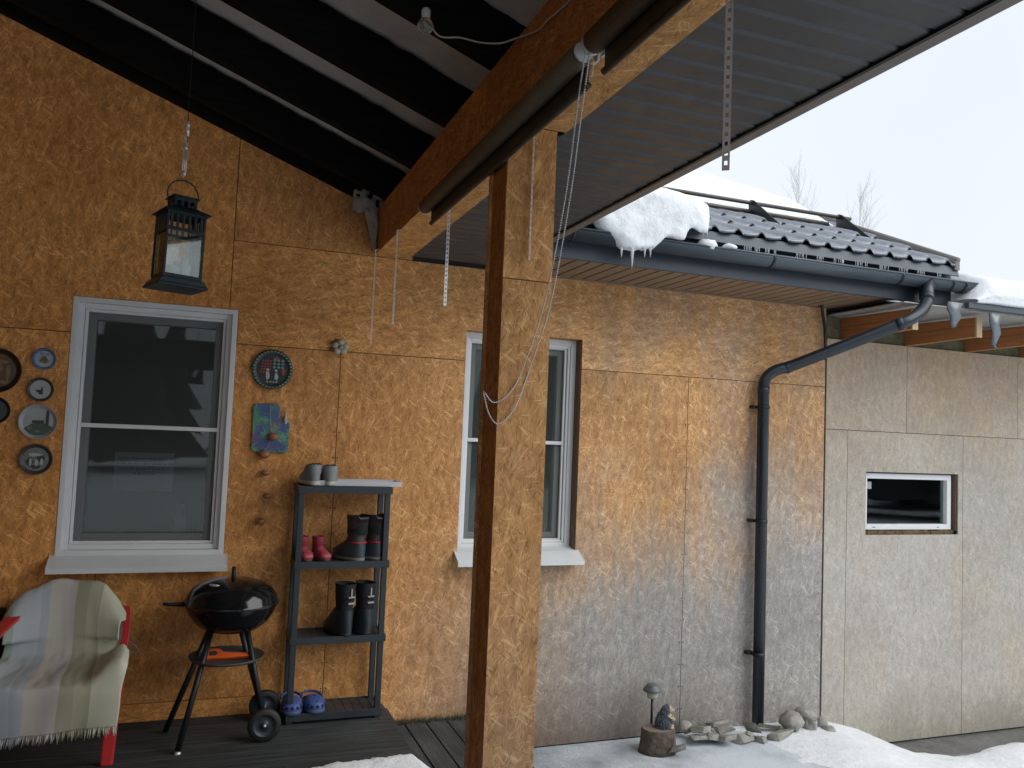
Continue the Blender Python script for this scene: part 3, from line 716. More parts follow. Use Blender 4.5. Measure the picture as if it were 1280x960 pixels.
# clear timber between the beam and the overhang
# soffit planks of the overhang, running out to the eave
gy0 = 1.804; gp = .1052
for k in range(-58, 32):
    Y0 = gy0+gp*k; 
    if Y0+gp > 5.145: break
    e = .0012
    q = MB(); z = 2.790
    q.prism([(Y0+e, z+.011), (Y0+.003, z+.013), (Y0+.020, z-.001), (Y0+gp-e, z+.001), (Y0+gp-e, z+.014), (Y0+e, z+.014)], 'x', 1.170, 1.752)
    q.build('soffit_plank', M['soffit_grey'], porch, grain='x')
q = MB(); q.prism([(1.748, 2.780), (1.792, 2.780), (1.800, 2.786), (1.800, 2.90), (1.748, 2.90)], 'y', -4.6, 4.50); q.build('eave_trim', M['trim_brown'], porch, grain='y')
q = MB(); q.box((1.738, -4.6, 2.781), (1.7475, 4.57, 2.799)); q.build('soffit_channel', M['black_metal'], porch, grain='y')
MB().prism([(1.20, 2.806), (1.79, 2.806), (1.79, 2.95), (1.20, 3.175)], 'y', -4.5, 5.14).build('overhang_core', M['hole'], porch)
MB().box((-3.8, -4.66, 2.6), (1.75, -4.61, 3.1)).build('added_front_board', M['timber_dark'], porch, grain='x')  # added out of view, with the porch lengthened, to darken it inside
# hanging straps
for i, (px, py, Y) in enumerate(((906.5, 213, 1.53), (661.5, 325, 2.672), (556, 382, 3.86), (491, 405, 4.42), (463.5, 430, 4.98))):
    bt = atY(px, py, Y); L = 2.786-bt.z; wd = .017
    X_ = bt.x if i else 1.056
    q = MB(); nh = int(L/.022)
    # perforated band: side rails, rungs
    q.box((-wd/2, -.0006, 0), (-.0036, .0006, L)); q.box((.0036, -.0006, 0), (wd/2, .0006, L))
    for k in range(nh+1): q.box((-.0037, -.0006, k*.022), (.0037, .0006, min(L, k*.022+.012)))
    q.box((-wd/2, -.022, L-.0016), (wd/2, -.001, L-.0002))
    s_ = thing('perforated_strap', (bt.x if i else atY(907, 213, Y).x, Y, bt.z), ['galvanised perforated strap hanging at the open eave, nearest and largest', 'thin perforated strap hanging in front of the post', 'perforated strap hanging just left of the post', 'perforated strap hanging over the flower ornament side of the wall', 'smallest perforated strap, last one before the house wall'][i], 'strap', 'perforated straps under the beam', rz=R(-38 if i == 0 else (50 if i in (1, 3, 4) else 15)))
    q.build('strap_band', M['galv'], s_, local=True)

# plastic film tucked into the corner of beam and wall
q = MB()
pts = [(440, 237), (480, 238), (478, 262), (462, 268), (446, 262)]
def crum(u, v):
    a = atY(441+(478-441)*u, 233+(266-233)*v, 5.09); n = noise.noise(Vector((u*5, v*5, .4)))
    return (a.x, a.y-.05*n-.035*math.sin(u*3.1)*math.sin(v*3), a.z+.012*n)
q.grid(crum, 14, 12)
def crum2(u, v):
    x0 = 455+(466-455)*v; x1 = 479+(472-479)*v
    a = atY(x0+(x1-x0)*u, 260+(312-260)*v, 5.06); n = noise.noise(Vector((u*4, v*6, 3.4)))
    return (min(a.x, .945), a.y-.03*n-.02*math.sin(u*3.1), a.z)
q.grid(crum2, 10, 14)
q.build('film_scrap', M['bag'], porch)

# roller blinds on the inner face of the beam
def blind(y0, y1, label):
    t = thing('roller_blind', (.905, y0, 2.70), label, 'blind', 'roller blinds along the beam')
    X_ = .906; Z_ = 2.728
    MB().tube([(X_, y0+.02, Z_), (X_, y1-.02, Z_)], .032, 16).build('fabric_roll', M['blind'], t)
    q = MB(); q.box((X_+.028, y0+.03, 2.655), (X_+.033, y1-.03, 2.73)); q.tube([(X_+.03, y0+.025, 2.652), (X_+.03, y1-.025, 2.652)], .010, 10); q.build('hem_bar', M['blind2'], t)
    for y_ in (y0, y1):
        br = MB(); br.lathe([(.026, y_-.004), (.029, y_), (.026, y_+.004)], 14, Matrix.Translation((X_, 0, Z_)), axis='y', caps=True)
        br.box((X_, y_-.003, Z_+.0), (.950, y_+.003, Z_+.028)); br.box((.944, y_-.012, Z_-.02), (.950, y_+.012, Z_+.055))
        br.build('bracket', M['white_plastic'], t)
    return t
b1_ = blind(1.985, 3.71, 'brown rolled up blind under the beam between post and house wall')
b2_ = blind(.25, 1.94, 'nearer brown rolled up blind with a white bead chain')
# chain
c0 = Vector((.872, 1.928, 2.722))
def strand(pts, n):
    P = [Vector(p) for p in pts]; out = []
    L = [0]
    for a, b_ in zip(P, P[1:]): L.append(L[-1]+(b_-a).length)
    k = int(L[-1]/.0085)
    for i in range(k):
        d = i*.0085; j = max(jj for jj in range(len(L)-1) if L[jj] <= d); t = (d-L[j])/(L[j+1]-L[j]); out.append(P[j].lerp(P[j+1], t))
    return out
def catm(pts, n=8):
    P = [Vector(p) for p in pts]; P = [P[0]*2-P[1]]+P+[P[-1]*2-P[-2]]; out = []
    for i in range(1, len(P)-2):
        for k in range(n):
            t = k/n; a, b_, c, d = P[i-1], P[i], P[i+1], P[i+2]
            out.append(.5*((2*b_)+(c-a)*t+(2*a-5*b_+4*c-d)*t*t+(3*b_-a-3*c+d)*t**3))
    out.append(P[-2]); return out
q = MB()
def rp(px, py, f): return atY(px, py, 1.93+(2.676-1.93)*f)
s1 = catm([rp(732, 64, 0), rp(722, 130, .2), rp(706, 250, .55), rp(680, 380, .85), rp(652, 464, 1), rp(636, 492, 1), rp(617, 503, 1), rp(604, 488, 1)])
s2 = catm([rp(737, 68, 0), rp(727, 140, .2), rp(712, 250, .5), rp(688, 380, .82), rp(664, 455, 1), rp(648, 500, 1), rp(636, 520, 1), rp(622, 530, 1), rp(611, 517, 1), rp(604, 490, 1)])
for s_ in (s1, s2):
    q.tube(s_, .0011, 4)
    for p_ in strand(s_, 0):
        r_ = .0040; q.smooth = True
        q.add([p_+Vector(v)*r_ for v in ((1, 0, 0), (-1, 0, 0), (0, 1, 0), (0, -1, 0), (0, 0, 1), (0, 0, -1))], [(0, 2, 4), (2, 1, 4), (1, 3, 4), (3, 0, 4), (2, 0, 5), (1, 2, 5), (3, 1, 5), (0, 3, 5)]); q.smooth = False
q.build('bead_chain', M['white_plastic'], b2_, recalc=False)
q = MB(); tp = atX(752, 64, .93); q.tube([(.93, 1.98, 2.695), (.93, 1.98, 2.665)], [.007, .005], 8); q.ball((.93, 1.98, 2.70), .011, 8); q.build('cord_end', M['timber_pale'], b1_)

# light bulb and its cable along the ceiling
bp = Vector((.80, 3.394, 3.22)); bp = atY(532, 31, 2.83)
bt = thing('light_bulb', bp, 'small clear glass bulb on a loose white cable under the black rafters', 'light bulb')
q = MB(); q.ball((0, 0, -.004), .030, 16); b_ = NB('bulb_glass'); b_.b.inputs['Base Color'].default_value = (.8, .8, .72, 1); b_.b.inputs['Transmission Weight'].default_value = .85; b_.b.inputs['Roughness'].default_value = .08
q.build('bulb', b_.m, bt, local=True)
MB().lathe([(.012, .02), (.016, .026), (.018, .05), (.012, .06), (.0, .06)], 14).build('socket', M['white_plastic'], bt, local=True)
q = MB(); q.tube([(0, -.002, -.01), (.004, 0, .0), (-.004, 0, .006), (.003, 0, .02)], .003, 6); q.build('filament', M['timber_pale'], bt, local=True)
cp = [bp+Vector((0, 0, .05)), atY(547, 44, 2.80), atY(575, 47, 2.75), atY(600, 53, 2.7), atY(625, 54, 2.6), atX(645, 48, .93), atX(672, 38, .942), atX(684, 26, .944), atX(705, 8, .944), atX(722, -8, .944), atX(800, -80, .944)]
MB().tube(catm(cp, 6), .0032, 6).build('cable', M['cable_white'], bt)

# ================================================================== LANTERN
LX = Vector((-.093, 2.40, 2.040)); lan = thing('lantern', LX, 'green black metal lantern with glass panes hanging before the left window', 'lantern', rz=R(-24))
lan.rotation_euler = (0, R(1), R(20)); lan.scale = (.88, .88, 1)
def lb(q, name, mat=M['lantern'], **k): return q.build(name, mat, lan, local=True, **k)
hw = .058; H0, H1 = .022, .178
q = MB(); q.box((-.075, -.075, 0), (.075, .075, .007)); q.prism([(-.074, .007), (.074, .007), (.062, .022), (-.062, .022)], 'y', -.070, .070); lb(q, 'base', bevel=.002)
for sx_ in (-1, 1):
    for sy_ in (-1, 1):
        q = MB(); q.box((sx_*hw-.006*(sx_ > 0)-.0, sy_*hw-.006*(sy_ > 0), .020), (sx_*hw+.006*(sx_ < 0), sy_*hw+.006*(sy_ < 0), .205)); lb(q, 'corner_post')
for a in range(4):
    Mx = Matrix.Rotation(a*math.pi/2, 4, 'Z')
    q = MB(); q.box((-hw+.006, -hw+.001, .022), (hw-.006, -hw+.005, .034), Mx); lb(q, 'lower_rail')
    q = MB(); q.box((-hw+.006, -hw+.001, .150), (hw-.006, -hw+.005, .160), Mx)
    q.box((-hw+.006, -hw+.001, .196), (hw-.006, -hw+.005, .205), Mx)
    for k in range(6):
        x_ = -hw+.010+k*(2*hw-.027)/5; q.box((x_, -hw+.001, .156), (x_+.007, -hw+.004, .200), Mx)
    lb(q, 'side_grille')
    q = MB(); q.box((-hw+.007, -hw+.006, .030), (hw-.007, -hw+.008, .152), Mx)
    lb(q, 'glass_pane', M['glass'])
q = MB(); s0, s1_ = .078, .040
q.loft([[(-.069, -.069, .203), (.069, -.069, .203), (.069, .069, .203), (-.069, .069, .203)], [(-.067, -.067, .207), (.067, -.067, .207), (.067, .067, .207), (-.067, .067, .207)], [(-.036, -.036, .222), (.036, -.036, .222), (.036, .036, .222), (-.036, .036, .222)]]); q.sm = [False]*len(q.sm); lb(q, 'roof')
for a in range(4):
    Mx = Matrix.Rotation(a*math.pi/2, 4, 'Z'); q = MB()
    for k in range(4): x_ = -.034+k*.0200; q.box((x_, -.034, .220), (x_+.008, -.031, .246), Mx)
    q.box((-.034, -.0345, .238), (.034, -.0305, .248), Mx); lb(q, 'vent_grille')
q = MB(); q.box((-.040, -.040, .247), (.040, .040, .251)); lb(q, 'vent_cap')
ring = [(.047*math.cos(a), 0, .262+.040*math.sin(a)+.0) for a in [R(-28)+R(236)*i/24 for i in range(25)]]
q = MB(); q.tube(ring, .0022, 6); lb(q, 'handle', M['black_metal'])
cn = simple('cream_wax', (.62, .62, .60), .4, bump=0)
q = MB(); q.lathe([(0, .062), (.022, .062), (.024, .06), (.024, .022), (.0, .022)], 18, Matrix.Translation((-.016, .0, 0))); lb(q, 'candle', cn)
q = MB(); q.lathe([(.0, .022), (.018, .022), (.018, .07), (.010, .080), (.010, .092), (.0, .092)], 14, Matrix.Translation((.026, .012, 0))); lb(q, 'small_candle', cn)
# hanging hardware
hk = thing('hanging_wire', (-.093, 2.40, 2.342), 'thin dark wire with turnbuckle and clamp holding up the lantern', 'wire')
tz = 2.3415; wx = lambda px, py: atY(px, py, 2.40)
q = MB(); a, b_ = wx(229.5, 222), wx(232, 180); q.tube([a, b_], .0017, 6); 
for s_ in (-.0042, .0042): q.tube([wx(229.5, 218)+Vector((s_, 0, 0)), wx(232, 184)+Vector((s_, 0, 0))], .0018, 6)
q.tube([wx(229.5, 219), wx(229.5, 215)], .0058, 8); q.tube([wx(232, 187), wx(232, 183)], .0058, 8); q.build('turnbuckle', M['galv'], hk)
q = MB(); 
for k in range(5): p_ = wx(232.5, 180-k*2.0); q.tube([p_+Vector((.0035*math.cos(t), .0035*math.sin(t)*(k % 2), .0035*math.sin(t))) for t in [i*math.pi/4 for i in range(8)]], .001, 5, closed=True)
q.tube([wx(234, 170), wx(235, 152)], [.005, .004], 8); q.tube([wx(234, 165), wx(234.2, 162)], .0065, 8); q.tube([wx(234.6, 158), wx(234.8, 155)], .0065, 8); q.build('wire_clamp', M['galv'], hk)
topz = ceil_b(-.06); q = MB(); q.tube([wx(234, 178), wx(235, 152), wx(237, 118), wx(242, 50), wx(246, -10), wx(249, -60)], .0012, 5); q.build('wire', M['black_metal'], hk)

# ================================================================== WALL ORNAMENTS
def plate(px, py, r, label, face, rim, shapes=(), rimw=.78, group='souvenir plates beside the left window', name='decorative_plate', sq=1.0):
    c = atY(px, py, 5.15); t = thing(name, (c.x, 5.149, c.z), label, 'plate', group)
    q = MB(); Mx = Matrix.Diagonal((1, 1, sq, 1))
    q.lathe([(0, -.002), (r*.6, -.002), (r, -.016), (r*.995, -.019), (r*rimw, -.009), (r*rimw*.96, -.0075)], 36, Mx, axis='y')
    q.build('rim', rim, t, local=True, recalc=True)
    q = MB(); q.lathe([(0, -.0072), (r*rimw*.97, -.0076)], 36, Mx, axis='y'); q.build('face', face, t, local=True)
    for i, (m_, polys) in enumerate(shapes):
        q = MB()
        for pl in polys: q.prism([(x_*r, z_*r*sq) for x_, z_ in pl], 'y', -.0092-.0006*i, -.0074)
        q.build('picture', m_, t, local=True)
    return t
flat = lambda n, c, v=.25, s=60: simple(n, c, .35, var=v, scale=s, bump=0)
c_white = flat('plate_white', (.42, .45, .46), .1); c_black = flat('plate_black', (.03, .033, .035)); c_green = flat('plate_green', (.05, .085, .05), .5)
c_blue = flat('plate_blue', (.10, .16, .33), .4); c_olive = flat('plate_olive', (.15, .14, .06), .4); c_rimdk = flat('plate_dark_rim', (.07, .065, .055)); c_grey = flat('plate_pewter', (.17, .18, .17), .3)
c_red = flat('plate_red', (.33, .07, .05), .3); c_turq = flat('plate_turquoise', (.16, .33, .28), .35)
blob = lambda cx, cz, rx_, rz_, n=10, j=.25: [(cx+rx_*math.cos(2*math.pi*i/n)*(1+random.uniform(-j, j)), cz+rz_*math.sin(2*math.pi*i/n)*(1+random.uniform(-j, j))) for i in range(n)]
plate(55.5, 449, .060, 'small blue and white plate with a castle, topmost of four beside the window', flat('plate_sky', (.36, .42, .50), .25), c_blue, [(c_olive, [blob(.0, -.15, .38, .25), [(-.2, 0), (-.1, .35), (0, .1)], [(0, 0), (.12, .4), (.25, 0)]]), (c_blue, [blob(-.2, .5, .16, .07), blob(.3, .45, .14, .07)])])
plate(51, 487, .067, 'small white plate with dark rim and a dark windmill sketch, second from the top', c_white, c_rimdk, [(c_black, [blob(-.05, -.15, .26, .12), blob(.05, -.32, .2, .09), [(.0, -.1), (.1, .28), (.2, -.1)], [(-.3, .0), (-.05, -.25), (-.35, -.12)], [(.05, .1), (.3, .3), (.08, .05)]])], rimw=.86)
plate(48, 527, .096, 'white plate showing a church tower above green trees, largest of the column', flat('plate_church_sky', (.38, .41, .41), .12), c_white, [(c_green, [[(-.72, -.42), (-.3, -.12), (.3, -.08), (.75, -.3), (.6, -.6), (.25, -.78), (-.2, -.8), (-.5, -.65)]]), (c_black, [[(-.3, -.1), (-.3, .06), (.3, .08), (.3, -.1)], [(.38, -.2), (.38, .52), (.46, .75), (.54, .5), (.54, -.2)]]), (c_grey, [blob(.02, -.55, .12, .07), blob(-.4, -.4, .13, .06)])], rimw=.9)
plate(45, 574, .084, 'pewter relief plate with grey figures, lowest of four beside the window', c_grey, c_rimdk, [(c_black, [blob(-.35, -.15, .2, .3), blob(.3, .1, .25, .25), blob(.0, -.5, .3, .12)]), (c_white, [blob(-.3, -.2, .08, .25), blob(.05, -.25, .09, .22), blob(.35, -.15, .1, .2), blob(-.05, .3, .4, .12)])], rimw=.88)
c = atY(0, 463, 5.15); r5 = .128
plate(-4, 463, .122, 'large dark brown carved plate cut off by the left edge', flat('carved_brown', (.10, .052, .018), .6, 30), flat('carved_rim', (.055, .032, .014), .3), [(flat('carved_gold', (.22, .14, .05), .4), [blob(.45, -.1, .09, .35), blob(.2, .4, .3, .07), blob(.3, -.5, .25, .07), blob(.0, .1, .2, .3)])], rimw=.93, group=None)
plate(-6, 513, .075, 'small dark teal plate under the carved plate, cut off at the left edge', flat('dark_teal', (.03, .05, .05), .3), c_black, rimw=.9, group=None)
pl = plate(340, 462, .121, 'round folk art plate with red and turquoise beads right of the window', c_black, flat('plate_dark_edge', (.05, .06, .05), .3), [
    (c_red, [blob(-.45+.13*i-.02*j, .42-.14*j, .05, .055, 6, .1) for i in range(4) for j in range(5)]+[blob(.18, .55, .12, .1), blob(.55, -.1, .08, .2)]),
    (c_white, [blob(-.2, -.32, .09, .2), blob(.22, -.34, .1, .18), blob(-.2, -.02, .07, .07), blob(.2, -.05, .07, .07)]+[blob(.15*i-.2, -.62, .05, .04, 6) for i in range(4)]),
    (c_turq, [blob(.1+.2*(i % 3), .12+.17*(i//3), .075, .065, 7, .2) for i in range(9)])], rimw=.82, group=None)
q = MB()
for k in range(34):
    a = 2*math.pi*k/34; q.ball((.108*math.cos(a), -.016, .108*math.sin(a)), .0080, 6, sq=(1, .6, 1))
q.build('bead_rim', c_turq, pl, local=True)
# flower ornament
c = atY(425, 434.5, 5.15); fl = thing('flower_ornament', (c.x, 5.145, c.z), 'small cream ceramic flower fixed to the wall above the shoe rack', 'ornament')
cr = simple('cream_ceramic', (.42, .38, .28), .5, var=.3, scale=50)
for k in range(5):
    a = 2*math.pi*k/5+.3; q = MB(); q.ball((.032*math.cos(a), -.020, .030*math.sin(a)), .023, 10, sq=(1, .6, 1)); q.build('petal', cr, fl, local=True)
q = MB(); q.ball((0, -.032, 0), .016, 10, sq=(1, .7, 1)); q.build('flower_centre', simple('grey_ceramic', (.26, .26, .24), .5, var=.3), fl, local=True)
for a in (2.6, 3.4, 2.0): q = MB(); q.ball((.052*math.cos(a), -.012, .046*math.sin(a)), .014, 8, sq=(1.4, .4, .8)); q.build('leaf', simple('dull_brown_leaf', (.12, .08, .04), .6), fl, local=True)
# painted board
b = NB('painted_board'); n = b.n('TexVoronoi', None, Vector=b.n('VectorMath', {'operation': 'ADD'}, i0=b.obj(), i1=b.n('VectorMath', {'operation': 'SCALE'}, i0=b.n('TexNoise', None, Scale=22.0).outputs[1]).outputs[0]).outputs[0], Scale=22.0).outputs['Color']
c = b.ramp(b.n('SeparateColor', None, Color=n).outputs[0], [(0, (.04, .06, .22)), (.28, (.06, .14, .30)), (.42, (.05, .32, .14)), (.58, (.14, .40, .20)), (.72, (.28, .08, .10)), (.84, (.05, .09, .28))])
c = b.mix(b.math('MULTIPLY', b.noise(b.obj(), 40, 3), .3), c, (.12, .16, .17)); [n_ for n_ in b.t.nodes if n_.bl_idname == 'ShaderNodeVectorMath' and n_.operation == 'SCALE'][-1].inputs['Scale'].default_value = .12; m_pb = b.fin(c, .35)
A, B_ = atY(317, 503), atY(360, 566)
bd = thing('painted_board', ((A.x+B_.x)/2, 5.148, B_.z), 'blue and green painted wooden board on the wall below the round plate', 'board')
wd = (B_.x-A.x)/2; hh = A.z-B_.z
q = MB(); q.prism([(-wd, .02), (-wd+.015, 0), (wd-.02, .0), (wd-.004, .012), (wd, hh*.62), (wd-.05, hh*.66), (wd-.065, hh*.72), (wd-.062, hh-.02), (wd-.075, hh), (-wd+.02, hh-.006), (-wd, hh-.022)], 'y', -.016, 0); q.build('board', m_pb, bd, local=True, bevel=.003)
q = MB(); q.lathe([(.004, hh*.58), (.011, hh*.6), (.012, hh*.72), (.006, hh*.76), (.005, hh*.86), (.0, hh*.87)], 10, Matrix.Translation((wd-.028, -.014, 0))); q.build('glass_vial', simple('pale_glass_vial', (.42, .43, .40), .2), bd, local=True)
# hanging string of wooden beads
bs = thing('bead_string', (atY(337, 505).x, 5.12, atY(337, 505).z), 'string of round wooden beads hanging over the painted board', 'ornament')
wb = simple('brown_wooden_bead', (.30, .13, .06), .5, var=.3, scale=30)
bps = [(341, 546, .023), (330, 568, .024), (332, 591, .018), (334, 620, .018), (326, 652, .019)]
q = MB(); q.tube([(atY(338, 503, 5.12)), (atY(338, 530, 5.12)), (atY(340, 540, 5.115))]+[atY(a, b_, 5.115) for a, b_, _ in bps], .0015, 5); q.build('string', simple('pale_string', (.40, .36, .28), .8), bs)
for a, b_, r_ in bps:
    p_ = atY(a, b_, 5.118); q = MB(); q.ball(tuple(p_), r_*1.35, 12, sq=(1.1, .9, .8)); q.build('bead', wb, bs)
q = MB(); p_ = atY(326, 652, 5.118)
for k in range(14):
    a = 2*math.pi*k/14; q.tube([p_, p_+Vector((math.cos(a)*.036, random.uniform(-.012, .01), math.sin(a)*.030))], [.003, .0006], 4)
q.build('dried_tuft', simple('dry_tuft', (.16, .07, .04), .9), bs)
# paper behind the left window and things on its inner sill
pa, pb = atY(143, 565, 5.262), atY(215, 615, 5.262)
pt = thing('paper_sheet', ((pa.x+pb.x)/2, 5.30, pb.z), 'sheet of printed paper seen behind the left window glass', 'paper')
q = MB(); q.box((pa.x, 5.300, pb.z), (pb.x, 5.3012, pa.z)); q.build('sheet', simple('bluish_paper', (.62, .72, .88), .8, bump=0, var=.03), pt)
q = MB()
for i, (l, r_) in enumerate(((.06, .94), (.04, .96), (.10, .90), (.32, .70))):
    z = pa.z-.030-i*.030; x_ = pa.x+(pb.x-pa.x)*l
    while x_ < pa.x+(pb.x-pa.x)*r_:
        w_ = random.uniform(.008, .03); q.box((x_, 5.2990, z-.010), (x_+w_, 5.2998, z)); x_ += w_+.007
q.build('print_lines', simple('grey_print', (.18, .22, .30), .8, bump=0), pt)
gl_ = simple('pale_glazed_pot', (.45, .48, .50), .25, bump=0)
for i, (px, py, h_, r_) in enumerate(((224, 662, .20, .045), (250, 664, .12, .03))):
    c = atY(px, py, 5.40); pot = MB().lathe([(r_*.6, 0), (r_, h_*.25), (r_*.9, h_*.6), (r_*.55, h_*.8), (r_*.7, h_), (0, h_)], 16, Matrix.Translation((c.x, 5.42, .985))).build('pot', gl_)
    tag(pot, ['pale tall jar standing inside the left window', 'pale small jar at the inner right corner of the left window'][i], 'jar')
MB().box((-.70, 5.305, .955), (.14, 5.56, .984)).build('inner_sill', M['upvc_grey'], house)

# ================================================================== SHOE RACK
Yr0, Yr1 = 4.875, 5.118; xl, xr_ = .535, 1.085
rk = thing('shoe_rack', ((xl+xr_)/2, (Yr0+Yr1)/2, 0), 'dark plastic four tier shoe rack against the chipboard wall', 'rack')
zt = [atY(480, y_, Yr0).z for y_ in (612, 704, 796, 888)]
RZ = []
for i, z in enumerate(zt):
    q = MB(); zt_ = z+.014; RZ.append(zt_-.006)
    q.box((xl, Yr0, z-.026), (xr_, Yr0+.012, zt_)); q.box((xl, Yr1-.012, z-.026), (xr_, Yr1, zt_)); q.box((xl, Yr0+.012, z-.026), (xl+.012, Yr1-.012, zt_)); q.box((xr_-.012, Yr0+.012, z-.026), (xr_, Yr1-.012, zt_))
    q.box((xl+.012, Yr0+.012, zt_-.012), (xr_-.012, Yr1-.012, zt_-.006))
    for k in range(10): x_ = xl+.03+k*.052; q.box((x_, Yr0+.014, zt_-.0058), (x_+.030, Yr1-.014, zt_-.0035))
    q.build('shelf', M['plastic_dark'], rk, bevel=.002)
for x_ in (xl+.014, xr_-.034):
    for y_ in (Yr0+.012, Yr1-.034):
        q = MB(); q.box((x_-.010, y_-.004, 0), (x_+.024, y_+.026, zt[0]+.0)); q.build('leg', M['plastic_dark'], rk, bevel=.003)
        for i in range(1, 4): pass
RZ = [z+.0028 for z in RZ]
tray = MB(); a = atY(398, 603, 5.0)
tz = zt[0]+.016
tray.box((.60, 4.90, tz), (1.145, 5.10, tz+.002)); tray.box((.60, 4.898, tz), (1.145, 4.902, tz+.030)); tray.box((.60, 5.098, tz), (1.145, 5.102, tz+.03)); tray.box((1.14, 4.902, tz), (1.145, 5.098, tz+.03))
tag(tray.build('plastic_tray', M['clear']), 'shallow translucent white plastic tray lying on top of the shoe rack', 'tray')

def ringp(z, xb, xf, hw_, n=22, egg=.25, yo=0):
    out = []
    cx, rx_ = (xb+xf)/2, (xf-xb)/2
    for i in range(n):
        a = 2*math.pi*i/n; c_, s_ = math.cos(a), math.sin(a)
        c2 = math.copysign(abs(c_)**.85, c_); s2 = math.copysign(abs(s_)**.85, s_)
        w_ = hw_*(1+egg*c_*.5)
        out.append((cx+rx_*c2, yo+w_*s2, z))
    return out
def shoe(name, loc, rz, label, L, W, H, mats, kind, group):
    t = thing(name, loc, label, {'boot': 'boot', 'sneaker': 'shoe', 'clog': 'clog', 'baby': 'boot', 'winter': 'boot'}[kind], group, rz=rz)
    up_, so_, ac_ = mats; w = W/2; x0, x1 = -L*.42, L*.58
    q = MB(); q.loft([ringp(0, x0+.004, x1-.004, w*.86, egg=.3), ringp(.006, x0, x1, w*.96, egg=.3), ringp(.020, x0, x1, w*.97, egg=.3), ringp(.024, x0+.004, x1-.004, w*.93, egg=.3)]); q.build('sole', so_, t, local=True)
    q = MB(); f = lambda *a: ringp(*a)
    if kind in ('boot', 'winter', 'baby'):
        ft = .30*min(H, .26)
        rs = [ringp(.022, x0+.004, x1-.006, w*.92, egg=.3), ringp(.022+ft*.35, x0+.002, x1-.004, w*.95, egg=.3), ringp(.022+ft*.7, x0+.006, x1-L*.12, w*.88, egg=.2), ringp(.022+ft, x0+.008, x0+L*.66, w*.82, egg=.1), ringp(.022+ft*1.3, x0+.010, x0+L*.52, w*.78, egg=0), ringp(.022+ft*1.7, x0+.008, x0+L*.48, w*.78, egg=0)]
        top = ringp(H-.01, x0-.006, x0+L*.52, w*.95, egg=0)
        if kind == 'boot': top2 = [(x_, y_, H-(.022 if x_ > x0+L*.42 or x_ < x0+L*.03 else 0)) for x_, y_, _ in ringp(H, x0-.008, x0+L*.53, w*.97, egg=0)]
        else: top2 = ringp(H, x0-.007, x0+L*.53, w*.97, egg=0)
        rs += [ringp(H*.7, x0+.0, x0+L*.49, w*.88, egg=0), top, top2]
        inn = [(x_*.92+.08*(x0+L*.24), y_*.9, z_-.004) for x_, y_, z_ in top2]
        q.loft(rs, capa=False, capb=False); u_ = q.build('upper', up_, t, local=True)
        q = MB(); q.loft([top2, inn, [(x_, y_, z_-.09) for x_, y_, z_ in inn]], capa=False, capb=True); q.build('lining', M['hole'] if kind != 'baby' else up_, t, local=True, recalc=False)
        if kind == 'boot':
            zb = H*.40; q = MB(); r1 = [(x_*1.03-.0*x0, y_*1.04, z_) for x_, y_, z_ in ringp(zb-.005, x0+.002, x0+L*.50, w*.83, egg=0)]; r2 = [(x_, y_, zb+.005) for x_, y_, _ in r1]; q.loft([r1, r2]); q.build('red_band', ac_, t, local=True)
            q = MB(); q.loft([[(x_, y_*1.02, z_) for x_, y_, z_ in ringp(.022, x0, x1-.002, w*.95, egg=.3)], ringp(.022+ft*.5, x0-.002, x1-.002, w*.97, egg=.3), ringp(.022+ft, x0+.002, x0+L*.68, w*.88, egg=.1), ringp(zb, x0+.002, x0+L*.52, w*.84, egg=0)], capa=False, capb=False); q.build('rubber_foot', simple('blue_grey_rubber', (.035, .048, .058), .4), t, local=True)
        if kind == 'winter':
            for zb, th_ in ((H*.62, .010), (H*.74, .008)):
                q = MB(); q.box((x0-.010, -.022, zb), (x0-.001, .018, zb+th_)); q.build('reflective_tab', ac_, t, local=True)
            q = MB(); q.box((x0-.012, -.004, H*.76), (x0-.006, .004, H*.92)); q.build('pull_tab', ac_, t, local=True)
            q = MB(); q.loft([ringp(.022, x0-.003, x1-.002, w*.97, egg=.3), ringp(.05, x0-.004, x1-.004, w*.99, egg=.3), ringp(.10, x0-.002, x0+L*.75, w*.92, egg=.1), ringp(H*.5, x0, x0+L*.55, w*.86, egg=0)], capa=False, capb=False); q.build('rubber_foot', simple('blue_black_rubber', (.018, .026, .032), .35), t, local=True)
        if kind == 'baby':
            q = MB(); q.loft([ringp(.020, x0+L*.45, x1+.001, w*.98, egg=.2), ringp(.034, x0+L*.5, x1+.001, w*1.0, egg=.2), ringp(.046, x0+L*.55, x1-.012, w*.8, egg=.2)]); q.build('toe_cap', ac_, t, local=True)
    elif kind == 'sneaker':
        rs = [ringp(.022, x0+.004, x1-.006, w*.90, egg=.3), ringp(.04, x0+.004, x1-.010, w*.92, egg=.3), ringp(.06, x0+.005, x1-L*.12, w*.90, egg=.2), ringp(.075, x0+.004, x0+L*.66, w*.88, egg=.1), ringp(H-.012, x0+.010, x0+L*.50, w*.80, egg=0)]
        top = [(x_, y_, H if x_ < x0+.05 else H-.012) for x_, y_, _ in ringp(H, x0+.012, x0+L*.48, w*.76, egg=0)]
        inn = [(x_*.9+.1*(x0+L*.24), y_*.85, z_-.004) for x_, y_, z_ in top]
        q.loft(rs+[top], capa=False, capb=False); q.build('upper', up_, t, local=True)
        q = MB(); q.loft([top, inn, [(x_, y_, z_-.05) for x_, y_, z_ in inn]], capa=False); q.build('lining', ac_, t, local=True, recalc=False)
        q = MB()
        for k in range(7): y_ = -.028+.009*k; q.ball((x0+.012+.003*(k % 2), y_, H-.002+.003*(k % 2)), .006, 6)
        q.build('collar_edge', ac_, t, local=True)
    else:
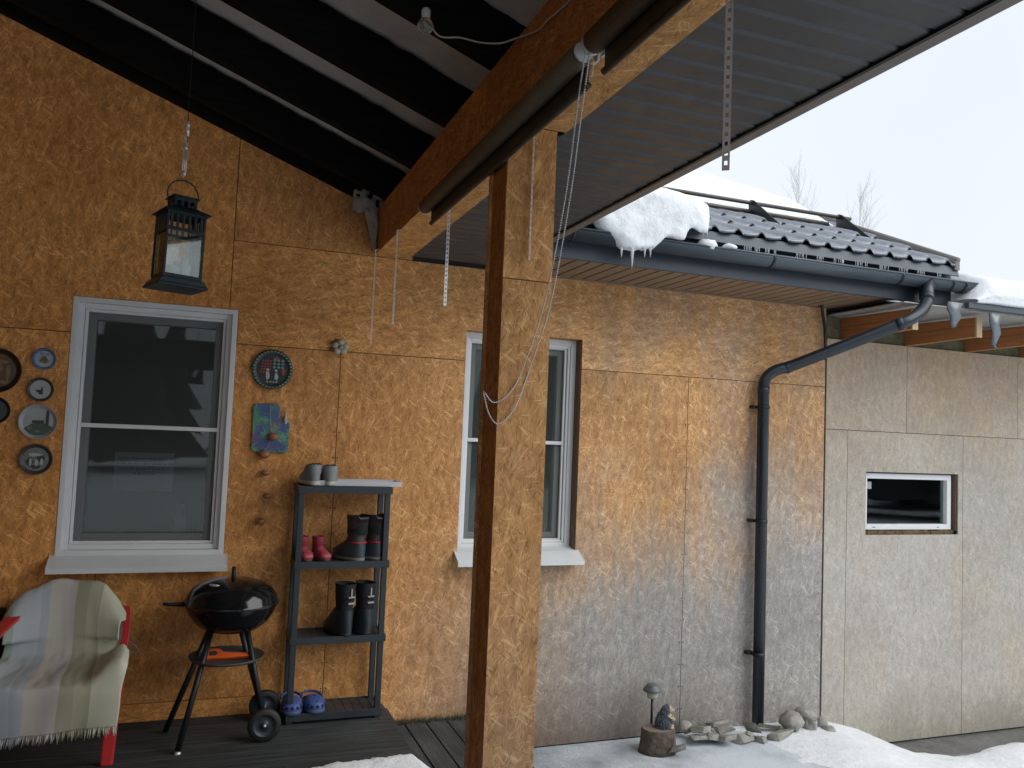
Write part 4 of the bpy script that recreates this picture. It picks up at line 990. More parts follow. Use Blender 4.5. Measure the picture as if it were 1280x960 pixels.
        rs = [ringp(.022, x0+.004, x1-.004, w*.93, egg=.4), ringp(.040, x0+L*.02, x1-.002, w*.98, egg=.4), ringp(.054, x0+L*.26, x1-.012, w*.92, egg=.2), ringp(.068, x0+L*.33, x1-L*.14, w*.78, egg=.1), ringp(.078, x0+L*.38, x1-L*.27, w*.58, egg=0), ringp(.082, x0+L*.42, x1-L*.36, w*.3, egg=0)]
        q.loft(rs, capa=False); q.build('upper', up_, t, local=True)
        q = MB(); q.loft([ringp(.026, x0+.012, x0+L*.42, w*.75, egg=0), ringp(.050, x0+.012, x0+L*.38, w*.78, egg=0)], capa=True, capb=True); q.build('opening', ac_, t, local=True)
        q = MB(); st = [(x0+L*.42+.0-(L*.44)*math.sin(a), (w*.93)*math.cos(a), .066+.02*math.sin(a)*.2) for a in [math.pi*i/14 for i in range(15)]]; q.tube(st, .007, 8); q.build('heel_strap', up_, t, local=True)
        q = MB()
        for k in range(5):
            a = -1.05+.52*k; q.lathe([(.0085, -.004), (.0085, .004)], 8, Matrix.Translation((x1-L*.24+L*.215*math.cos(a), w*.93*math.sin(a), .042)) @ Matrix.Rotation(a, 4, 'Z') @ Matrix.Rotation(R(90), 4, 'Y') @ Matrix.Rotation(0, 4, 'X'), caps=True)
        for r_i, (xo, zz, nn_) in enumerate(((.14, .066, 5), (.26, .077, 4), (.37, .083, 3))):
            for k in range(nn_): q.lathe([(.0062, -.006), (.0062, .0025)], 8, Matrix.Translation((x1-L*xo, (k-(nn_-1)/2)*.020, zz-.006*abs(k-(nn_-1)/2))), caps=True)
        q.build('vent_holes', ac_, t, local=True)
    return t
gs = (simple('grey_blue_suede', (.24, .26, .27), .85, var=.2, scale=60, bump=.3), simple('cream_sole', (.52, .50, .43), .6), simple('black_lining', (.015, .016, .018), .9))
def onrack(px, i, Y): a = atY(px, 700, Y); return a.x
shoe('sneaker', (onrack(384, 0, 4.95), 4.985, RZ[0]+.006), R(98), 'left grey sneaker standing on top of the shoe rack', .26, .108, .125, gs, 'sneaker', 'grey sneakers on the top tier')
shoe('sneaker', (onrack(407, 0, 4.95), 4.985, RZ[0]+.006), R(85), 'right grey sneaker standing on top of the shoe rack', .26, .108, .120, gs, 'sneaker', 'grey sneakers on the top tier')
pk = (simple('pink_red_felt', (.30, .035, .060), .8, var=.2, scale=50, bump=.2), simple('brown_pink_sole', (.12, .035, .035), .7), simple('pink_toe', (.42, .075, .10), .6))
shoe('child_boot', (onrack(379, 1, 4.95), 4.955, RZ[1]), R(-70), 'left tiny pink child boot on the second tier', .135, .068, .138, pk, 'baby', 'pink child boots on the second tier')
shoe('child_boot', (onrack(400, 1, 4.95), 4.955, RZ[1]), R(-60), 'right tiny pink child boot on the second tier', .135, .068, .138, pk, 'baby', 'pink child boots on the second tier')
tb = (simple('brown_grey_shaft', (.042, .036, .036), .55, var=.2, scale=50), simple('grey_sole', (.17, .17, .155), .7), simple('dark_red_trim', (.30, .02, .04), .5))
shoe('tall_boot', (onrack(438, 1, 4.99), 4.962, RZ[1]), R(122), 'left tall dark boot with red band on the second tier', .235, .125, .27, tb, 'boot', 'tall boots with red bands')
shoe('tall_boot', (onrack(463, 1, 4.99), 4.990, RZ[1]), R(116), 'right tall dark boot with red band on the second tier', .235, .12, .27, tb, 'boot', 'tall boots with red bands')
wb_ = (simple('black_boot_fabric', (.010, .012, .013), .8, var=.3, scale=60, bump=.4), simple('black_sole', (.02, .024, .026), .6), simple('grey_reflector', (.30, .31, .31), .4))
shoe('winter_boot', (onrack(428, 2, 4.99), 4.965, RZ[2]), R(112), 'left black winter boot on the third tier', .25, .112, .30, wb_, 'winter', 'black winter boots on the third tier')
shoe('winter_boot', (onrack(454, 2, 4.99), 4.985, RZ[2]), R(108), 'right black winter boot on the third tier', .25, .112, .30, wb_, 'winter', 'black winter boots on the third tier')
cb = (simple('blue_foam_clog', (.045, .085, .27), .55, var=.15, scale=30), simple('blue_grey_sole', (.06, .09, .16), .6), simple('dark_navy_hole', (.010, .014, .035), .8))
shoe('clog', (onrack(375, 3, 4.95), 4.985, RZ[3]), R(-92), 'left blue foam clog on the lowest tier', .215, .122, .1, cb, 'clog', 'blue clogs on the lowest tier')
shoe('clog', (onrack(401, 3, 4.95), 4.985, RZ[3]), R(-82), 'right blue foam clog on the lowest tier', .215, .122, .1, cb, 'clog', 'blue clogs on the lowest tier')

# ================================================================== KETTLE GRILL
gc = atY(290, 752, 4.83); GX, GY, GZ = gc.x, 4.83, gc.z
gr = thing('kettle_grill', (GX, GY, 0), 'black enamel kettle barbecue on three legs with two wheels', 'grill')
rb = .245; T = Matrix.Translation((GX, GY, GZ))
MB().lathe([(.0, -.165), (.08, -.160), (.145, -.140), (.195, -.10), (.228, -.05), (.24, -.02), (rb, .0)], 40, T).build('bowl', M['enamel'], gr)
q = MB(); q.lathe([(rb+.004, -.010), (rb+.009, .002), (rb+.002, .010), (.236, .040), (.210, .075), (.165, .104), (.10, .124), (.05, .131), (.0, .133)], 40, T); lid = q.build('lid', M['enamel'], gr)
q = MB(); q.tube([(GX-.03, GY, GZ+.12), (GX-.028, GY, GZ+.160), (GX-.01, GY, GZ+.182), (GX+.012, GY, GZ+.182), (GX+.026, GY, GZ+.160), (GX+.028, GY, GZ+.12)], .011, 8); q.v = [(GX+(y_-GY)*1+.0, GY+(x_-GX), z_) for x_, y_, z_ in q.v]; q.build('lid_handle', M['rubber'], lid)
q = MB(); q.lathe([(.036, .0), (.036, .004), (.0, .006)], 16, Matrix.Translation((GX-.09, GY-.09, GZ+.108))); q.build('lid_vent', M['galv'], lid)
hx = atY(206, 745, GY).x
q = MB(); q.tube([(GX-rb+.01, GY-.02, GZ+.004), (hx+.02, GY-.05, GZ+.004), (hx, GY-.03, GZ+.004), (hx+.02, GY, GZ-.004), (GX-rb+.03, GY+.07, GZ-.03)], .009, 8); q.build('side_handle', M['rubber'], gr)
def leg(a, b_, name='leg'): return MB().tube([a, b_], .0155, 10).build(name, M['black_metal'], gr)
lt = [(-.10, -.075), (.085, -.055), (.05, .09)]
top = lambda i: Vector((GX+lt[i][0], GY+lt[i][1], GZ-.14))
f1 = atZ(222, 938, .01); f1 = Vector((f1.x, 4.60, .012)); leg(top(0), f1)
wc = Vector((atY(330, 913, 4.66).x, 4.66, .088)); wc2 = Vector((atY(331, 880, 4.98).x, 4.98, .088))
leg(top(1), wc+Vector((0, .035, .0))); leg(top(2), wc2+Vector((-.02, -.035, .0)))
leg(Vector((GX-.10, GY+.05, GZ-.14)), Vector((GX-.30, 4.90, .012)))
q = MB(); q.lathe([(.018, -.0), (.014, .012), (0, .012)], 8, Matrix.Translation(f1-Vector((0, 0, .012)))); q.build('leg_foot', M['galv'], gr)
for c_ in (wc, wc2):
    q = MB(); Tm = Matrix.Translation(c_); q.lathe([(.060, -.018), (.082, -.016), (.087, -.008), (.087, .008), (.082, .016), (.060, .018)], 28, Tm, axis='y'); wh = q.build('wheel', M['rubber'], gr)
    q = MB(); q.lathe([(0, -.016), (.012, -.018), (.014, -.009), (.050, -.007), (.055, -.014), (.062, -.017), (.062, .017), (0, .017)], 28, Tm, axis='y'); q.build('wheel_disc', M['plastic_dark'], wh)
    q = MB(); q.lathe([(0, -.024), (.008, -.022), (.008, -.012)], 12, Tm, axis='y'); q.build('hub', M['galv'], wh)
MB().tube([wc+Vector((0, .02, 0)), wc2-Vector((0, .02, 0))], .007, 8).build('axle', M['galv'], gr)
rz_ = atY(284, 821, GY).z; q = MB(); q.lathe([(0, 0), (.185, 0), (.195, .012), (.198, .012), (.188, -.004), (0, -.004)], 36, Matrix.Translation((GX-.01, GY, rz_))); q.build('lower_tray', simple('dull_grey_tray', (.06, .065, .065), .6), gr)
og = simple('orange_plastic', (.62, .10, .018), .45, var=.12)
ot = thing('orange_scraper', (GX-.03, GY-.08, rz_+.01), 'orange plastic handle tool lying on the lower tray of the grill', 'tool')
q = MB(); ppl = [(-.10, 0), (-.10, .048), (-.085, .062), (-.02, .062), (.0, .04), (.14, .022), (.14, .006), (.02, .0)]
ho = [(-.072, .018), (-.072, .044), (-.04, .044), (-.028, .03), (-.04, .018)]
q.prism(ppl, 'y', -.012, .012, Matrix.Rotation(R(-50), 4, 'X')); q.build('handle', og, ot, local=True, bevel=.003)
q = MB(); q.prism(ho, 'y', -.0135, -.0121, Matrix.Rotation(R(-50), 4, 'X')); q.build('slot', M['hole'], ot, local=True)

# ================================================================== CHAIR WITH BLANKET
cb_ = atZ(138, 950, 0); CX = -.615; CY = 4.72
ch = thing('garden_chair', (CX, CY, 0), 'red plastic garden armchair draped with a striped blanket', 'chair')
fl_x = .27; fy = CY-.21
def cleg(a, b_, w0, w1, name='leg'):
    q = MB(); a = Vector(a); b_ = Vector(b_)
    q.loft([[(a.x-w0, a.y-w0*.6, a.z), (a.x+w0, a.y-w0*.6, a.z), (a.x+w0, a.y+w0*.6, a.z), (a.x-w0, a.y+w0*.6, a.z)], [(b_.x-w1, b_.y-w1*.6, b_.z), (b_.x+w1, b_.y-w1*.6, b_.z), (b_.x+w1, b_.y+w1*.6, b_.z), (b_.x-w1, b_.y+w1*.6, b_.z)]])
    q.sm = [False]*len(q.sm); return q.build(name, M['red'], ch, bevel=.008)
rx1 = atY(134, 940, 4.53).x
cleg((rx1, 4.53, .0), (rx1+.015, 4.55, .40), .028, .036); cleg((2*CX-rx1, 4.53, 0), (2*CX-rx1-.015, 4.55, .40), .028, .036)
cleg((CX+.24, 5.0, 0), (CX+.22, 4.92, .42), .026, .036); cleg((CX-.24, 5.0, 0), (CX-.22, 4.92, .42), .026, .036)
MB().box((CX-.25, 4.50, .37), (CX+.25, 4.93, .405)).build('seat', M['red'], ch, bevel=.015)
def backf(u, v):
    a = (u-.5)*2; zt_ = .77-.20*abs(a)**2.6; z = .39+(zt_-.39)*v
    return (CX+a*(.205+.03*v), 4.995+.05*v-.03*abs(a)**2, z)
q = MB(); q.grid(backf, 16, 12); bo = q.build('backrest', M['red'], ch); so_ = bo.modifiers.new('solid', 'SOLIDIFY'); so_.thickness = .012
for s_ in (-1, 1):
    X_ = CX+s_*.30
    q = MB(); arm = catm([(CX+.280, 5.02, .66), (CX+.290, 4.97, .625), (CX+.296, 4.92, .55), (CX+.288, 4.86, .46), (CX+.28, 4.70, .40), (CX+.27, 4.60, .385)] if s_ > 0 else [(CX-.225, 5.0, .65), (CX-.235, 4.93, .645), (CX-.262, 4.84, .62), (CX-.285, 4.72, .595), (CX-.30, 4.60, .575), (CX-.305, 4.535, .54), (CX-.305, 4.50, .46), (CX-.30, 4.50, .38)], 6)
    n = len(arm); vs_ = []; 
    for i, p_ in enumerate(arm):
        t_ = (arm[min(i+1, n-1)]-arm[max(i-1, 0)]).normalized(); nn_ = Vector((s_*1, 0, 0)); b2 = t_.cross(nn_).normalized()
        hw2 = .032 if s_ < 0 else .019; th2 = .010
        vs_ += [p_+nn_*hw2+b2*th2, p_-nn_*hw2+b2*th2, p_-nn_*hw2-b2*th2, p_+nn_*hw2-b2*th2]
    fs_ = [(i*4+j, i*4+(j+1) % 4, (i+1)*4+(j+1) % 4, (i+1)*4+j) for i in range(n-1) for j in range(4)]+[(0, 1, 2, 3), ((n-1)*4, (n-1)*4+1, (n-1)*4+2, (n-1)*4+3)]
    q.add(vs_, fs_); q.build('armrest', M['red'], ch, bevel=.004)
# blanket
b = NB('striped_wool_blanket'); u = b.uv(); sx_ = b.n('SeparateXYZ', None, Vector=u).outputs[0]
sx2 = b.math('ADD', sx_, b.math('MULTIPLY', b.math('SUBTRACT', b.noise(u, 60, 2), .5), .008))
col = b.ramp(sx2, [(0, (.34, .41, .36)), (.07, (.46, .52, .55)), (.27, (.38, .43, .46)), (.355, (.50, .47, .42)), (.47, (.49, .475, .46)), (.58, (.34, .34, .24)), (.68, (.40, .405, .29)), (.79, (.60, .62, .49))], 'LINEAR')
cr_ = [n_ for n_ in b.t.nodes if n_.bl_idname == 'ShaderNodeValToRGB'][-1].color_ramp
cr_.interpolation = 'CONSTANT'
col = b.mix(.10, col, (.50, .51, .46))
wv = b.noise(b.n('VectorMath', {'operation': 'MULTIPLY'}, i0=u, i1=(240, 300, 1)).outputs[0], 1, 2)
col = b.mix(1, col, b.ramp(wv, [(.3, (.82, .82, .82)), (.7, (1.1, 1.1, 1.1))]), 'MULTIPLY')
b.bump(wv, .5, .003); m_bl = b.fin(col, .95, 0, .1)
bl = thing('blanket', (CX, CY, .42), 'pale striped wool blanket with fringe draped over the red chair', 'blanket')
# path in v: behind the back (0) -> top -> down the back -> seat -> front edge -> hem
def sst(a, b_, x): t = max(0, min(1, (x-a)/(b_-a))); return t*t*(3-2*t)
def bpath(u, v):
    a = (u-.5)*2
    zt_ = .806-.16*abs(a)**3.2-.006*math.sin(a*9)
    wob = noise.noise(Vector((a*2.2, v*3, 1.1)))
    P = [(.262, 5.09, zt_-.22), (.276, 5.085, zt_-.05), (.282, 5.045, zt_), (.285, 5.005, zt_-.03), (.268, 4.955, .60+.03*(1-a*a)), (.272, 4.905, .475), (.288, 4.83, .432), (.312, 4.66, .428), (.322, 4.49, .425), (.322, 4.445, .385), (.318, 4.435, .28), (.315, 4.435, .205)]
    k = v*(len(P)-1); i = min(int(k), len(P)-2); t = k-i
    def gp(j):
        j = max(0, min(len(P)-1, j)); return Vector(P[j])
    p0, p1, p2, p3 = gp(i-1), gp(i), gp(i+1), gp(i+2)
    p = .5*((2*p1)+(p2-p0)*t+(2*p0-5*p1+4*p2-p3)*t*t+(3*p1-p0-3*p2+p3)*t**3)
    x_ = CX+a*p.x; y_ = p.y; z_ = p.z
    # over the arm on the right: the cloth climbs it from the middle of the seat forward
    w_ = sst(.50, .60, v)*(1-sst(.72, .84, v))
    z_ += w_*(.095*sst(.45, .93, a)-.03*sst(.93, 1, a)+.03*sst(.6, 1, -a))-.014*w_*(1-a*a)
    x_ += w_*.020*sst(.5, 1, a)
    y_ -= .022*math.sin(a*6+v*2)*max(0, v-.72)*1.4
    if v < .42: y_ += -.09*abs(a)**2.2*(1 if v > .12 else .5)
    f_ = .55+.45*math.sin(a*3+2)
    y_ += .006*math.sin(a*8+1.0+v*2)*min(1, v*2)*f_+.012*wob
    x_ += .010*noise.noise(Vector((a*3, v*5, 7)))
    z_ += .005*math.sin(a*10+v*9)*w_*f_
    z_ += .004*noise.noise(Vector((a*9, v*16, 3)))
    if v > .8: z_ += .040*a*(v-.8)*2.2
    return (x_, y_, z_)
q = MB(); NU, NV = 90, 130; q.grid(bpath, NU, NV); o = q.build('cloth', m_bl, bl, recalc=False)
for p_ in o.data.polygons:
    for li in p_.loop_indices:
        vi = o.data.loops[li].vertex_index; o.data.uv_layers[0].data[li].uv = ((vi % (NU+1))/NU, (vi//(NU+1))/NV*2)
sm_ = o.modifiers.new('solid', 'SOLIDIFY'); sm_.thickness = .006
q = MB(); uvs = []
for k in range(150):
    u_ = (k+.5)/150; a = Vector(bpath(u_, 1.0)); L = random.uniform(.030, .055); d = random.uniform(-.010, .010); e_ = random.uniform(-.008, .008)
    q.tube([a+Vector((0, 0, .004)), a+Vector((d*.4, e_, -L*.5)), a+Vector((d, e_*1.5, -L))], [.0030, .0034, .0012], 4)
o = q.build('fringe', m_bl, bl); tag(o, kind='stuff')
for p_ in o.data.polygons:
    for li in p_.loop_indices:
        co = o.data.vertices[o.data.loops[li].vertex_index].co; o.data.uv_layers[0].data[li].uv = (min(.999, max(0, (co.x-CX)/(2*.315)+.5)), co.z*2)
# things behind the chair
g0 = atY(0, 780, 5.06)
bg_ = thing('bag', (g0.x-.15, 5.02, 0), 'black and green bag leaning on the wall behind the chair', 'bag')
q = MB(); q.loft([[(g0.x-.40, 4.98, 0), (g0.x+.05, 4.98, 0), (g0.x+.05, 5.12, 0), (g0.x-.40, 5.12, 0)], [(g0.x-.42, 4.97, .4), (g0.x+.06, 4.97, .40), (g0.x+.06, 5.13, .40), (g0.x-.42, 5.13, .40)], [(g0.x-.35, 5.03, atY(0, 757).z), (g0.x+.0, 5.03, atY(0, 757).z), (g0.x+.01, 5.10, atY(0, 757).z), (g0.x-.35, 5.10, atY(0, 757).z)]]); q.build('bag_body', simple('black_bag_cloth', (.012, .014, .014), .8, bump=.4), bg_)
q = MB(); a, b_, c = atY(0, 797, 4.955), atY(14, 765, 4.955), atY(0, 780, 4.955); q.prism([(a.x-.1, a.z-.1), (a.x+.004, a.z), (b_.x, b_.z), (b_.x-.01, b_.z-.002), (c.x-.1, c.z-.1)], 'y', 4.952, 4.962); q.build('green_flap', simple('green_cloth', (.02, .13, .075), .6), bg_)
lp = [atY(156, 799, 5.08), atY(160, 801, 5.08), atY(170, 808, 5.08), atY(172.5, 812, 5.08), atY(171, 815.5, 5.08), atY(165, 815, 5.08), atY(155, 811, 5.08), atY(140, 808, 5.08), atY(140, 800, 5.08)]
o = MB().tube(lp, .0045, 6, closed=True).build('strap_loop', simple('pale_grey_strap', (.36, .37, .35), .6)); tag(o, 'pale grey strap loop sticking out behind the red chair', 'strap')
# dark brush on the deck at the lower edge
bc = atZ(357, 958, .02)
br = thing('boot_brush', (bc.x-.02, bc.y-.03, 0), 'black bristle brush lying on the dark deck near the grill wheel', 'brush')
q = MB(); q.box((-.09, -.06, 0), (.02, .0, .018)); q.build('brush_back', M['rubber'], br, local=True, bevel=.004)
q = MB()
for k in range(160): x_, y_ = random.uniform(-.085, .018), random.uniform(-.055, -.004); q.tube([(x_, y_, .016), (x_+random.uniform(-.006, .012), y_+random.uniform(-.006, .006), .045)], [.0012, .0008], 3)
tag(q.build('bristles', M['plastic_dark'], br, local=True), kind='stuff')

# snow drifted on the deck
q = MB()
def drift(u, v):
    x_ = .56+.62*u; e = 4.23+.035*u+.018*noise.noise(Vector((x_*16, 0, 0)))+.010*noise.noise(Vector((x_*50, 2, 0)))
    if x_ > 1.10: e -= (x_-1.10)*2.6
    y_ = e-1.6*v*v-.0; ed = min(1, v*5+.0)*min(1, (1-v)*4)*min(1, (1-u)*9)*min(1, u*4)
    return (x_, y_, .0015+.035*ed**.6+.006*noise.noise(Vector((x_*12, y_*12, 0)))*ed)
q.grid(drift, 120, 60); tag(q.build('snow_drift', M['snow'], recalc=False), 'thin drift of snow blown onto the edge of the dark deck', 'snow')

# ================================================================== GARDEN FIGURES AND STONES
SZ = -.36
st = atZ(823, 934, SZ-.01); SX, SY = 3.10, 4.90
SX = atY(823, 900, SY).x
stump = thing('tree_stump', (SX, SY, -.375), 'short log slice used as a stand for the hedgehog figure', 'stump')
bk = simple('rough_bark', (.105, .080, .062), .95, var=.55, scale=26, bump=1.0, dist=.02)
ztop = atY(822, 911, SY-.02).z
q = MB(); N = 40; rings = []
for z, rr in ((-.375, .128), (-.34, .120), (-.28, .112), (ztop-.012, .110), (ztop, .104)):
    rings.append([((rr*(1+.07*noise.noise(Vector((math.cos(2*math.pi*i/N)*2.5, math.sin(2*math.pi*i/N)*2.5, z*2)))+.05*abs(math.sin(i*math.pi*9/N))))*math.cos(2*math.pi*i/N)+SX, rr*.85*(1+.05*abs(math.sin(i*math.pi*9/N)))*math.sin(2*math.pi*i/N)+SY, z) for i in range(N)])
q.loft(rings, capb=False); q.build('bark', bk, stump)
b = NB('sawn_log_face'); d = b.n('VectorMath', {'operation': 'SUBTRACT'}, i0=b.pos(), i1=(SX, SY, 0)); ln = b.n('VectorMath', {'operation': 'MULTIPLY'}, i0=d.outputs[0], i1=(1, 1.15, 0)).outputs[0]
dist = b.n('VectorMath', {'operation': 'LENGTH'}, i0=ln).outputs['Value']; sw = b.math('SINE', b.math('MULTIPLY', dist, 620)); c = b.mix(b.mapr(sw, -1, 1, .2, .8), (.15, .12, .10), (.24, .20, .17)); m_lf = b.fin(c, .9)
q = MB(); q.add([*rings[-1]], [tuple(range(N))]); q.build('log_face', m_lf, stump)
# solar lamp behind the hedgehog
lY = 4.985; lc = atY(815, 880, lY); lz0 = ztop
sl = thing('garden_lamp', (lc.x, lY, -.37), 'small solar garden lamp with dark cap beside the hedgehog figure', 'lamp')
tpz = atY(815, 862, lY).z
MB().tube([(lc.x, lY, -.37), (lc.x, lY, tpz-.03)], .0085, 10).build('stake', M['rubber'], sl)
T = Matrix.Translation((lc.x, lY, tpz))
MB().lathe([(.0, -.055), (.030, -.055), (.036, -.045), (.042, -.005), (.0, -.005)], 20, T).build('diffuser', simple('cream_diffuser', (.42, .41, .33), .4, bump=0), sl)
MB().lathe([(.064, -.008), (.066, -.002), (.056, .012), (.040, .030), (.036, .036), (.0, .038)], 24, T).build('cap', simple('grey_lamp_cap', (.10, .12, .13), .4), sl)
# hedgehog: large one hugging a small one, facing right
hX = atY(829, 890, SY).x; hz = ztop
hg = thing('hedgehog_figure', (hX, SY-.01, hz), 'hedgehog garden figure hugging a small hedgehog, sitting on the log slice', 'figurine')
sc_ = (atY(832, 879, SY).z-hz)/.24
ha = R(-32)
def S(p): return (hX+(p[0]*math.cos(ha)-p[1]*math.sin(ha))*sc_, SY-.01+(p[0]*math.sin(ha)+p[1]*math.cos(ha))*sc_, hz+p[2]*sc_)
rings = []
for z, cx_, rx_, ry_ in ((0, .0, .070, .062), (.01, .0, .082, .070), (.05, -.005, .084, .072), (.10, -.004, .074, .066), (.15, .006, .058, .054), (.19, .020, .044, .044), (.22, .030, .030, .032), (.24, .034, .012, .014)):
    rings.append([S((cx_+rx_*math.cos(2*math.pi*i/24), ry_*math.sin(2*math.pi*i/24), z)) for i in range(24)])
sp_m = simple('blue_grey_spines', (.060, .075, .10), .5, var=.5, scale=90, bump=.6, dist=.005)
MB().loft(rings).build('body', sp_m, hg)
q = MB()
for i in range(420):
    k = random.uniform(0.4, 6.3); j = int(k); t = k-j; a = random.uniform(.20*math.pi, 1.80*math.pi)
    def pr(j): return ((0, .0, .070, .062), (.01, .0, .082, .070), (.05, -.005, .084, .072), (.10, -.004, .074, .066), (.15, .006, .058, .054), (.19, .020, .044, .044), (.22, .030, .030, .032), (.24, .034, .012, .014))[j]
    A_, B2 = pr(j), pr(j+1); z, cx_, rx_, ry_ = [A_[m_]*(1-t)+B2[m_]*t for m_ in range(4)]
    p0 = Vector((cx_+rx_*.97*math.cos(a), ry_*.97*math.sin(a), z)); dv = Vector((math.cos(a), math.sin(a), .25)).normalized()*.014
    q.tube([S(p0), S(p0+dv*.6+Vector((0, 0, -.002))), S(p0+dv+Vector((0, 0, -.006)))], [.0036, .0028, .0006], 4)
tag(q.build('spines', simple('pale_tipped_spines', (.13, .15, .18), .5, var=.5, scale=120), hg), kind='stuff')
fc = simple('cream_hedgehog_skin', (.44, .36, .24), .6, var=.2, scale=60, bump=.2)
q = MB(); q.loft([[S((x_, ry2*math.cos(a), z0+rz2*math.sin(a))) for a in [2*math.pi*i/14 for i in range(14)]] for x_, ry2, rz2, z0 in ((.045, .036, .036, .192), (.066, .036, .034, .190), (.080, .026, .024, .186), (.096, .014, .013, .184), (.108, .009, .009, .185), (.112, .003, .003, .186))]); q.build('face', fc, hg)
q = MB(); q.ball(S((.112, 0, .187)), .008*sc_, 8)
for s_ in (-1, 1): q.ball(S((.080, .020*s_, .202)), .0058*sc_, 8)
q.build('nose_and_eyes', M['rubber'], hg)
q = MB()
for s_ in (-1, 1): q.ball(S((.056, .030*s_, .218)), .011*sc_, 8)
q.build('ears', fc, hg)
q = MB(); q.ball(S((.048, 0, .12)), .030*sc_, 12, sq=(1, 1.1, 1.4)); 
q.build('belly', fc, hg)
q = MB()
for s_ in (-1, 1): q.tube([S((.035, .050*s_, .145)), S((.070, .045*s_, .118)), S((.092, .018*s_, .108))], [.014*sc_, .012*sc_, .009*sc_], 8)
q.build('arms', fc, hg)
q = MB(); q.ball(S((.070, 0, .085)), .034*sc_, 12, sq=(1, 1, 1.15)); q.build('small_hedgehog_body', sp_m, hg)
q = MB(); q.loft([[S((x_, ry2*math.cos(a), z0+ry2*math.sin(a))) for a in [2*math.pi*i/12 for i in range(12)]] for x_, ry2, z0 in ((.080, .026, .100), (.095, .025, .099), (.106, .016, .096), (.116, .007, .096), (.119, .003, .097))]); q.ball(S((.092, -.022, .119)), .008*sc_, 8); q.ball(S((.092, .022, .119)), .008*sc_, 8); q.build('small_hedgehog_face', fc, hg)
q = MB(); q.ball(S((.118, 0, .098)), .005*sc_, 6); q.ball(S((.104, -.014, .106)), .0035*sc_, 6); q.ball(S((.104, .014, .106)), .0035*sc_, 6); q.build('small_hedgehog_eyes', M['rubber'], hg)
q = MB()
for s_ in (-1, 1): q.ball(S((.085, .030*s_, .016)), .020*sc_, 10, sq=(1.3, .8, .8))
q.build('feet', fc, hg)

def rock(px, py, Y, w_, h_, d_, tilt, seed, mat, label, flat_=True, rz=None):
    rnd = random.Random(seed); c = atY(px, py, Y)
    bm = bmesh.new(); w_ *= 1.35 if flat_ else 1.15; h_ *= .95 if flat_ else 1.15; d_ *= 1.2
    for _ in range(16 if flat_ else 40):
        while True:
            v = Vector((rnd.uniform(-1, 1), rnd.uniform(-1, 1), rnd.uniform(-1, 1)))
            if flat_:
                if v.xy.length < 1: break
            elif v.length < 1 and v.length > .75: break
        if flat_: v.z = math.copysign(rnd.uniform(.75, 1), v.z)
        bm.verts.new((v.x*w_/2, v.y*d_/2, v.z*h_/2))
    bmesh.ops.convex_hull(bm, input=bm.verts)
    for v in [v for v in bm.verts if not v.link_faces]: bm.verts.remove(v)
    bmesh.ops.recalc_face_normals(bm, faces=bm.faces)
    if not flat_:
        bmesh.ops.subdivide_edges(bm, edges=bm.edges, cuts=1, use_grid_fill=True, smooth=.6)
        for v in bm.verts: v.co *= 1+.16*noise.noise(v.co*22+Vector((seed, 0, 0)))+.05*noise.noise(v.co*70+Vector((seed, 3, 0)))
    me = bpy.data.meshes.new('stone'); bm.to_mesh(me); bm.free(); me.materials.append(mat)
    for p_ in me.polygons: p_.use_smooth = not flat_
    o = bpy.data.objects.new('stone', me); COL.objects.link(o); o.location = (c.x, Y, c.z-.008)
    o.rotation_euler = (R(tilt[0]), R(tilt[1]), R(tilt[2]))
    bv = o.modifiers.new('bevel', 'BEVEL'); bv.width = .003 if flat_ else .004; bv.segments = 2
    tag(o, label, 'stone', 'stones piled at the foot of the downpipe')
FS, BS = M['stone'], M['boulder']
